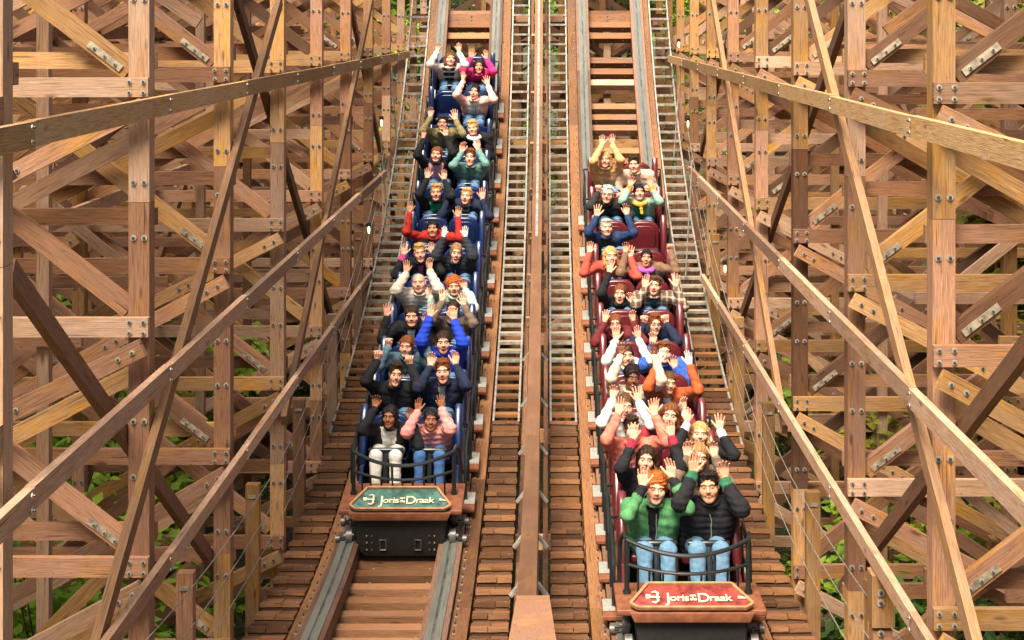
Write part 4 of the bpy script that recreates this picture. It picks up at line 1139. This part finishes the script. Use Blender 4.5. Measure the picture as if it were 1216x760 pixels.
PEOPLE=[
# left, blue train
dict(side=-1,row=1,seat=0,hx=463,hy=494,hands=[(445,475),(489.5,490,'relaxed')],skin='b',hair='loose',hc='black',expr='smile',size=.93,top=c(*BLK),inner=c(.72,.70,.68),iw=.075,legs=(.62,.60,.57),label='laughing person in dark jacket, white top and white trousers, front left seat, blue train'),
dict(side=-1,row=1,seat=1,hx=511.5,hy=498,hands=[(495,480),(525,476)],skin='b',hair='tied',hc='black',expr='open',top=c(.62,.26,.24),puff=1,legs=(.05,.12,.30),size=.86,label='young person in a pink padded coat and blue jeans, front right seat, blue train'),
dict(side=-1,row=2,seat=0,hx=470,hy=444,hands=[(447,418,'fist'),(488,424,'fist')],male=1,hair='short',hc='dark',expr='smile',top=c(*BLK),label='smiling person in a plain black fleece with raised fists, second row, blue train'),
dict(side=-1,row=2,seat=1,hx=526,hy=440,hands=[(513,426,'relaxed'),(543,424,'relaxed')],male=1,hair='short',hc='auburn',expr='open',top=c(*NVY),inner=c(.35,.33,.33),iw=.035,label='person in a navy jacket holding both hands beside the head, second row, blue train'),
dict(side=-1,row=3,seat=0,hx=483,hy=411,hands=[(461,402,'fist'),(506,400,'fist')],hair='tied',hc='auburn',expr='smile',top=('denim',(.07,.13,.17)),cuff=('denim',(.10,.19,.24)),label='person in a teal denim jacket with fists raised, third row, blue train'),
dict(side=-1,row=3,seat=1,hx=526,hy=406,hands=[(511,368),(529,372)],hair='tied',hc='dark',expr='shout',top=c(.015,.05,.50),puff=1,label='shouting person in a bright blue padded jacket with straight raised arms, third row, blue train'),
dict(side=-1,row=4,seat=0,hx=489,hy=375,hands=[(459,367),(507,377,'relaxed')],hair='tied',hc='dark',expr='smile',top=c(*BLK),inner=c(.70,.68,.65),iw=.04,label='person in a black jacket with a white collar, fourth row, blue train'),
dict(side=-1,row=4,seat=1,hx=538,hy=368,hands=[(524,350),(549,355)],hair='tied',hc='dark',expr='smile',top=c(.13,.095,.07),label='person with dark hair in a brown jacket, hands up, fourth row, blue train'),
dict(side=-1,row=5,seat=0,hx=497.5,hy=336,hands=[(481.5,317),(511,313)],male=1,hair=None,hc='grey',expr='open',top=c(.62,.54,.47),puff=1,label='bald person in a cream padded jacket with both arms raised, fifth row, blue train'),
dict(side=-1,row=5,seat=1,hx=539,hy=340,hands=[(512,343),(552,336)],hair='curly',hc='red',expr='open',top=c(.45,.60,.50),label='person with curly red hair in a mint green jacket, fifth row, blue train'),
dict(side=-1,row=6,seat=0,hx=498.6,hy=300,hands=[(479.5,295),(513,294)],hair='short',hc='blond',expr='smile',top=c(*BLK),inner=c(.45,.08,.20),iw=.03,cuff=c(.45,.05,.20),label='person with short blond hair in a black jacket with pink cuffs, sixth row, blue train'),
dict(side=-1,row=6,seat=1,hx=541.7,hy=300,hands=[(527,275,'open'),(546,275,'open')],hair='tied',hc='dblond',expr='shout',top=c(.02,.025,.035),puff=1,glove=(.72,.70,.66),label='shouting person in a dark padded coat and pale gloves, sixth row, blue train'),
dict(side=-1,row=7,seat=0,hx=514,hy=271,hands=[(487,245),(545,251)],skin='t',hair='tied',hc='black',expr='smile',top=c(.40,.025,.02),inner=c(.06,.035,.025),iw=.12,label='person with red sleeves and a brown body warmer, arms spread wide, seventh row, blue train'),
dict(side=-1,row=8,seat=0,hx=518,hy=228,hands=[(509,205),(523,207)],hair='short',hc='blond',expr='smile',top=c(*BLK),inner=c(.02,.32,.16),iw=.075,label='blond person in a black jacket over a green shirt, eighth row, blue train'),
dict(side=-1,row=8,seat=1,hx=554,hy=233,hands=[(532.6,229),(574,230)],hair='short',hc='blond',male=1,expr='open',top=c(*NVY),inner=c(.42,.36,.28),iw=.05,label='blond person in a navy jacket over a beige shirt, eighth row, blue train'),
dict(side=-1,row=9,seat=0,hx=518.6,hy=183,hands=[(503,158),(530,155)],hair='tied',hc='auburn',expr='smile',top=c(*BLK),inner=c(.72,.36,.50),iw=.10,label='person in a pink top with black sleeves, ninth row, blue train'),
dict(side=-1,row=9,seat=1,hx=558.7,hy=187,hands=[(550,174),(566,172)],hair='short',hc='auburn',male=1,expr='smile',top=('denim',(.13,.27,.25)),label='person in a green washed denim jacket, ninth row, blue train'),
dict(side=-1,row=10,seat=0,hx=526,hy=146,hands=[(510,133),(541,136)],male=1,hair='short',hc='dark',expr='smile',glasses=1,top=c(.20,.17,.08),label='person with glasses in an olive jacket, tenth row, blue train'),
dict(side=-1,row=10,seat=1,hx=561.4,hy=152,hands=[None,None],male=1,hair='short',hc='blond',expr='closed',top=c(*BLK),scarf=(.70,.68,.66),label='person in a black jacket and white scarf with hands down, tenth row, blue train'),
dict(side=-1,row=11,seat=1,hx=564,hy=109,hands=[(549,90),(579,95)],hair='tied',hc='black',expr='shout',top=c(.78,.48,.42),inner=c(.85,.83,.80),iw=.09,label='shouting person alone in blue train row eleven in a peach cardigan over white'),
dict(side=-1,row=12,seat=0,hx=534.6,hy=70,hands=[(519,55),(546,56)],hair='loose',hc='auburn',expr='smile',top=c(.66,.60,.54),inner=('stripe',(0,0,0)),iw=.10,label='person in a cream cardigan over a black and white striped top, back row, blue train'),
dict(side=-1,row=12,seat=1,hx=568.6,hy=79,hands=[(563,63),(577,64)],skin='t',hair='loose',hc='dark',expr='smile',top=c(.60,.025,.16),label='person in a bright pink jacket, back row, blue train'),
# right, maroon train
dict(side=1,row=1,seat=0,hx=778.7,hy=580,hands=[(767,566,'open',-.16),(791,556,'open',-.12)],hair='curly',hc='red',male=1,expr='open',top=c(.07,.22,.09),inner=c(*BLK),iw=.05,cuff=c(*BLK),legs=(.11,.22,.34),label='laughing person with curly red hair in a green jacket, front left seat, maroon train'),
dict(side=1,row=1,seat=1,hx=841,hy=577,hands=[(833,550,'open'),(850,558,'relaxed')],skin='t',hair='short',hc='black',male=1,expr='smile',top=c(*BLK),puff=1,cuff=c(.02,.12,.06),legs=(.11,.21,.33),size=1.05,label='smiling person in a black padded jacket with green cuffs, front right seat, maroon train'),
dict(side=1,row=2,seat=0,hx=767.4,hy=545,hands=[(764,512),(797,507)],hair='loose',hc='dark',expr='smile',top=c(*BLK),cuff=c(.26,.02,.04),label='person with dark hair in black with red and white cuffs, second row, maroon train'),
dict(side=1,row=2,seat=1,hx=830,hy=542,hands=[(821,531,'relaxed',-.15),(846,531,'relaxed',-.15)],hair='long',hc='dblond',expr='smile',top=c(.16,.11,.08),label='person in brown jacket holding both hands before the face, second row, maroon train'),
dict(side=1,row=3,seat=0,hx=750.5,hy=509,hands=[(742,482),(777.7,484)],hair='short',hc='dark',male=1,expr='smile',top=c(.62,.17,.12),label='person in a coral shirt with crossed raised arms, third row, maroon train'),
dict(side=1,row=3,seat=1,hx=830.7,hy=515,hands=[(832,493),(857,501)],hair='loose',hc='blond',expr='smile',top=c(*BLK),cuff=c(.55,.48,.62),label='blond person in black with lilac cuffs, third row, maroon train'),
dict(side=1,row=4,seat=0,hx=743,hy=482,hands=[(735,464),(748,468)],hair='tied',hc='brown',expr='open',top=c(.72,.69,.66),label='person in a loose white shirt with both hands over the forehead, fourth row, maroon train'),
dict(side=1,row=4,seat=1,hx=796,hy=493,hands=[(776,481),(811,478)],hair='loose',hc='auburn',expr='open',top=c(.24,.02,.035),inner=c(.60,.56,.52),iw=.03,cuff=c(.7,.68,.65),label='person in a dark red varsity jacket, fourth row, maroon train'),
dict(side=1,row=5,seat=0,hx=750.5,hy=449,hands=[(741,412),(777,413)],skin='d',hair='curly',hc='black',expr='smile',top=c(.60,.47,.36),label='person with short black curls in a beige sweater, fifth row, maroon train'),
dict(side=1,row=5,seat=1,hx=794.4,hy=454,hands=[(794,423),(819,424)],hair='tied',hc='brown',expr='smile',top=c(.42,.085,.025),inner=c(.7,.67,.62),iw=.035,glove=(.74,.70,.68),label='person in a rust orange jacket with white gloves, fifth row, maroon train'),
dict(side=1,row=6,seat=0,hx=744,hy=422,hands=[(734.5,395),(752,394)],hair='tied',hc='dark',expr='smile',top=c(.68,.66,.63),label='person in a white hooded sweater with both arms up, sixth row, maroon train'),
dict(side=1,row=6,seat=1,hx=788,hy=418,hands=[(786,402,'relaxed'),(803,428,'relaxed')],hair='short',hc='auburn',male=1,expr='smile',top=c(.03,.09,.38),label='person in a blue padded jacket half hidden behind raised hands, sixth row, maroon train'),
dict(side=1,row=7,seat=0,hx=731,hy=386,hands=[(720,375),(752,374)],hair='tied',hc='auburn',expr='smile',glasses=1,top=c(.12,.015,.02),label='person with glasses in a maroon jacket, seventh row, maroon train'),
dict(side=1,row=7,seat=1,hx=777.7,hy=387,hands=[(770,376,'fist'),(786,375,'fist')],hair='short',hc='auburn',male=1,expr='smile',glasses=1,top=c(*NVY),label='person with glasses in a navy jacket with fists above the head, seventh row, maroon train'),
dict(side=1,row=8,seat=0,hx=736,hy=351,hands=[(725,316),(752,352,'relaxed')],hair='tied',hc='auburn',expr='shout',top=c(*BLK),inner=c(.16,.02,.07),iw=.02,label='shouting person in a black zipped top with one arm straight up, eighth row, maroon train'),
dict(side=1,row=8,seat=1,hx=777.7,hy=339,hands=[(765.6,334),(804,333)],hair='short',hc='brown',male=1,expr='open',top=('plaid',(0,0,0)),inner=c(.02,.10,.11),iw=.05,label='laughing person in a checked jacket, eighth row, maroon train'),
dict(side=1,row=9,seat=0,hx=725,hy=304,hands=[(700,293),(750,298)],hair='loose',hc='blond',expr='smile',top=c(.52,.075,.055),label='blond person in a coral red coat, ninth row, maroon train'),
dict(side=1,row=9,seat=1,hx=767.7,hy=306,hands=[(742,293,'relaxed'),(796.7,290,'fist')],skin='t',hair='tied',hc='black',expr='shout',top=c(.17,.10,.06),scarf=(.40,.08,.40),label='person in a brown coat with a purple scarf, ninth row, maroon train'),
dict(side=1,row=10,seat=0,hx=719.7,hy=270,hands=[(710,250),(745,248)],male=1,hair='short',hc='grey',expr='smile',top=c(.015,.035,.10),inner=c(.03,.03,.035),iw=.12,label='grey haired person in navy with a dark body warmer, tenth row, maroon train'),
dict(side=1,row=11,seat=0,hx=721.4,hy=231,hands=[(710,221,'fist'),(737,230,'fist')],male=1,hair='short',hc='white',expr='smile',top=c(.025,.024,.022),glasses=1,label='white haired person in a black jacket with low raised fists, eleventh row, maroon train'),
dict(side=1,row=11,seat=1,hx=759,hy=228,hands=[(754,214),(773,215)],hair='tied',hc='black',expr='smile',top=('denim',(.22,.36,.30)),inner=c(.02,.34,.16),iw=.075,cuff=c(.62,.20,.03),scarf=(.62,.34,.05),label='person in pale green jacket, mustard scarf and orange cuffs, eleventh row, maroon train'),
dict(side=1,row=12,seat=0,hx=718.5,hy=189,hands=[(716,166,'open',-.07,.06),(728.5,165,'open',-.07,.06)],hair='loose',hc='blond',expr='smile',top=c(.62,.36,.16),label='person in a camel coat with both arms straight up, back row, maroon train'),
dict(side=1,row=12,seat=1,hx=753,hy=195,hands=[None,None],male=1,hair='short',hc='dark',expr='smile',top=c(.60,.45,.34),label='person in a beige jacket with hands down, back row, maroon train'),
]
for p in PEOPLE: person(**p)
# ------------------------------------------------------------------ greenery
def leafmat(name,a,b_):
    m,nt,b=newmat(name); L=nt.links.new
    at=N(nt,'ShaderNodeAttribute'); at.attribute_name='rnd'
    r=ramp(nt,at.outputs['Fac'],[(0,a),(1,b_)]); L(r.outputs[0],b.inputs['Base Color']); b.inputs['Roughness'].default_value=.5
    tr=N(nt,'ShaderNodeBsdfTranslucent'); L(r.outputs[0],tr.inputs['Color']); mx=N(nt,'ShaderNodeMixShader'); mx.inputs[0].default_value=.35
    out=[n for n in nt.nodes if n.type=='OUTPUT_MATERIAL'][0]; L(b.outputs[0],mx.inputs[1]); L(tr.outputs[0],mx.inputs[2]); L(mx.outputs[0],out.inputs['Surface'])
    return m
LM=[leafmat('leaf_fresh',(.11,.26,.012),(.44,.62,.06)),leafmat('leaf_deep',(.03,.08,.012),(.10,.20,.03)),leafmat('leaf_yellowish',(.20,.24,.02),(.50,.46,.07))]
BARK=plain('bark',(.10,.07,.045),.9,0,.4,12,bump=.6)
def leafcloud(clumps,n,size,mat,rg):
    """real little leaves, each two faces folded along the midrib"""
    V=[];Fc=[];rn=[]
    tot=sum(c_[1]**2 for c_ in clumps)
    for (cc,r,fl) in [(c_[0],c_[1],c_[2]) for c_ in clumps]:
        k=int(n*r*r/tot); tone=rg.random()
        for _ in range(k):
            d=Vector((rg.gauss(0,1),rg.gauss(0,1),rg.gauss(0,1))).normalized()*r*(rg.random()**.4)
            p=Vector(cc)+Vector((d.x,d.y,d.z*fl))
            a=Vector((rg.gauss(0,1),rg.gauss(0,1),rg.gauss(0,.5)-.25)).normalized(); u=Vector((rg.gauss(0,.5),rg.gauss(0,.5)-.2,1)); sd=a.cross(u)
            if sd.length<.01: continue
            sd.normalize(); up=sd.cross(a); L=size*rg.uniform(.6,1.25); w=L*rg.uniform(.26,.36)
            i=len(V); V+=[p,p+a*L*.5+sd*w+up*w*.25,p+a*L,p+a*L*.5-sd*w+up*w*.25,]
            Fc+=[(i,i+1,i+2),(i,i+2,i+3)]; t=min(1,max(0,tone*.6+rg.random()*.5)); rn+=[t]*4
    return V,Fc,rn
def leafobj(name,V,Fc,rn,mat,parent):
    me=bpy.data.meshes.new(name); me.from_pydata([tuple(v) for v in V],[],Fc); me.materials.append(mat)
    a=me.attributes.new('rnd','FLOAT','POINT'); a.data.foreach_set('value',rn); o=bpy.data.objects.new(name,me); COL.objects.link(o); o.parent=parent; return o
def shrub(x,y,h,r,mi,seed,label,n=900,size=.13):
    x=math.copysign(max(abs(x),2.75+r*1.15),x)
    rg=random.Random(seed); g=HZ(x,y); root=empty('shrub',label,'shrub',(x,y,g),'undergrowth among the timbers')
    cl=[]; mb=MB()
    for i in range(9):
        a=rg.random()*6.28; rr=r*rg.random()**.5*.8; z=h*rg.uniform(.35,.9); cc=(rr*math.cos(a),rr*math.sin(a),z); cl.append((cc,r*rg.uniform(.25,.45),.8))
        mb.tube([(0,0,-.1),(cc[0]*.4,cc[1]*.4,z*.5),cc],[.02,.013,.005],BARK,K=5)
    mb.build('stem',root,smooth=True); V,Fc,rn=leafcloud(cl,n,size,None,rg); leafobj('foliage',V,Fc,rn,LM[mi],root)
def tree(x,y,h,r,mi,seed,label,n=5200,size=.22):
    rg=random.Random(seed); g=HZ(x,y); root=empty('tree',label,'tree',(x,y,g-.1),'trees behind the coaster')
    mb=MB(); mb.tube([(0,0,0),(.1,0,h*.3),(-.05,.1,h*.6),(.1,0,h*.9)],[.20,.16,.10,.03],BARK,K=9)
    cl=[]
    for i in range(26):
        a=rg.random()*6.28; z=h*rg.uniform(.22,1.0); rr=r*math.sin(min(1,(1.12-z/h)*1.5)*1.4)*rg.uniform(.4,1); cc=(rr*math.cos(a),rr*math.sin(a),z)
        cl.append((cc,r*rg.uniform(.22,.42),.75)); mb.tube([(0,0,z*.7),(cc[0]*.5,cc[1]*.5,z*.88),cc],[.06,.035,.012],BARK,K=5)
    mb.build('trunk',root,smooth=True); V,Fc,rn=leafcloud(cl,n,size,None,rg); leafobj('crown',V,Fc,rn,LM[mi],root)
def wx(px,Y): return (px-CX)*Y/F+CAMX
i=0
places=[(80,14.3,3.3,0),(188,14.4,3.0,0),(75,17.1,4.1,0),(40,14.2,2.5,0),(128,17,3.3,0),(215,19.7,3.4,0),(30,19.8,4.2,0),(90,11.6,2.1,0),(1185,13.6,2.6,1),(1160,16.4,4.3,2),(1000,16.2,2.2,0),(70,17,2.4,0),(105,18.5,2.2,0),(45,20,2.6,0),(190,17.6,2.1,0),(130,21,2.3,0),(210,21,2.5,0),(60,15,1.7,1),(140,16,1.6,0),(75,24,3.2,0),(20,23,2.8,1),(250,23,2.8,1),(180,26,3.2,0),(250,28,3.5,0),(130,29,3.8,1),(320,25,2.6,1),(60,14,1.2,1),(170,14.5,1.3,1),
        (975,17.2,2.0,0),(1030,18,1.6,1),(985,22,2.6,0),(1060,16,1.3,1),(1170,20,3.5,2),(1205,19,3.9,2),(1190,25,5.0,2),(1120,24,2.5,1),(940,26,2.4,1),(1045,28,2.8,0),(1160,17.6,2.3,1)]
ct={}
for px,Y,h,mi in places:
    sd='left' if px<600 else 'right'
    col=['bright green','deep green','yellowish green'][mi]; q='lower' if Y<20 else 'farther'
    shrub(wx(px,Y),Y,h,1.0 if h<3 else 1.3,mi,100+i,'%s leafy shrub seen between the %s of the %s timber wall'%(col,'nearer lower timbers' if Y<20 else 'farther timbers',sd),n=900 if Y<20 else 1100,size=.15 if Y<20 else .17); i+=1
# low ground plants
rg=random.Random(3); cl=[]
for _ in range(420):
    x=rg.uniform(-13,13); y=rg.uniform(12,36)
    if abs(x)<2.7: continue
    cl.append(((x,y,HZ(x,y)+rg.uniform(.02,.2)),rg.uniform(.2,.55),.35))
V,Fc,rn=leafcloud(cl,16000,.11,None,rg)
me=bpy.data.meshes.new('ground_plants'); me.from_pydata([tuple(v) for v in V],[],Fc); me.materials.append(LM[0]); a=me.attributes.new('rnd','FLOAT','POINT'); a.data.foreach_set('value',rn)
o=bpy.data.objects.new('ground_plants',me); COL.objects.link(o); o['kind']='stuff'; o['label']='low leafy ground plants under and beside the coaster timbers'; o['category']='plants'
k=0
for x,y,h,r,mi in [(5.7,18.9,7.3,1.3,2),(-13,39,9,3,1),(-8.5,41,10,3.2,0),(-4.5,40,9.5,2.8,1),(-1.6,39,10,2.4,0),(1.9,39,10,2.4,2),(5.2,41,9.5,3,0),(9,39.5,10,3.2,2),(13.5,40,10,3.4,0),(9.3,27.5,10.5,2.2,2),(9.9,22.5,9.6,1.8,0),(12.5,28,9,2.4,0),(-12,33,8.5,2.6,0),(-17,36,10,3.4,1),(18,36,10,3.4,1),(-14,27,7,2.4,1)]:
    if y<36: nm='nearer'
    tree(x,y,h,r,mi,500+k,'%s tree rising behind the %s of the coaster%s'%(['bright green','dark green','yellow green'][mi],'middle' if abs(x)<4 else 'far left' if x<-11 else 'left' if x<0 else 'far right' if x>11 else 'right',', nearest of all the trees' if y<20 else ', near its edge' if y<25 else ', nearer than the rest' if y<35 else '')); k+=1
# ------------------------------------------------------------------ light, sky, camera
w=bpy.data.worlds.new('World'); S.world=w; w.use_nodes=True; nt=w.node_tree
bg=nt.nodes['Background']; sky=nt.nodes.new('ShaderNodeTexSky'); sky.sky_type='NISHITA'; sky.sun_disc=False
EL,AZ=58,-160   # sun high behind and left of the camera
sky.sun_elevation=math.radians(EL); sky.sun_rotation=math.radians(200); sky.air_density=1.5; sky.dust_density=6; sky.ozone_density=.6
nt.links.new(sky.outputs[0],bg.inputs[0]); bg.inputs[1].default_value=.085
sl=bpy.data.lights.new('sun','SUN'); so=bpy.data.objects.new('sun',sl); COL.objects.link(so)
sl.energy=4.8; sl.angle=math.radians(28); sl.color=(1,.88,.70)
dv=Vector((math.sin(math.radians(200))*math.cos(math.radians(EL)),math.cos(math.radians(200))*math.cos(math.radians(EL)),math.sin(math.radians(EL))))
so.rotation_euler=dv.to_track_quat('Z','Y').to_euler(); so.location=(0,0,30)
cam=bpy.data.cameras.new('camera'); co=bpy.data.objects.new('camera',cam); COL.objects.link(co); S.camera=co
co.location=(CAMX,0,CAMZ); co.rotation_euler=(math.radians(90),0,0)
cam.sensor_width=36; cam.sensor_fit='HORIZONTAL'; cam.lens=36*F/1216; cam.clip_end=3000; cam.clip_start=.1
cam.shift_x=-(CX-608)/1216; cam.shift_y=-(380-CY)/1216
S.render.resolution_x=1024; S.render.resolution_y=640
S.view_settings.view_transform='Standard'; S.view_settings.look='None'; S.view_settings.gamma=1; S.view_settings.exposure=1.02
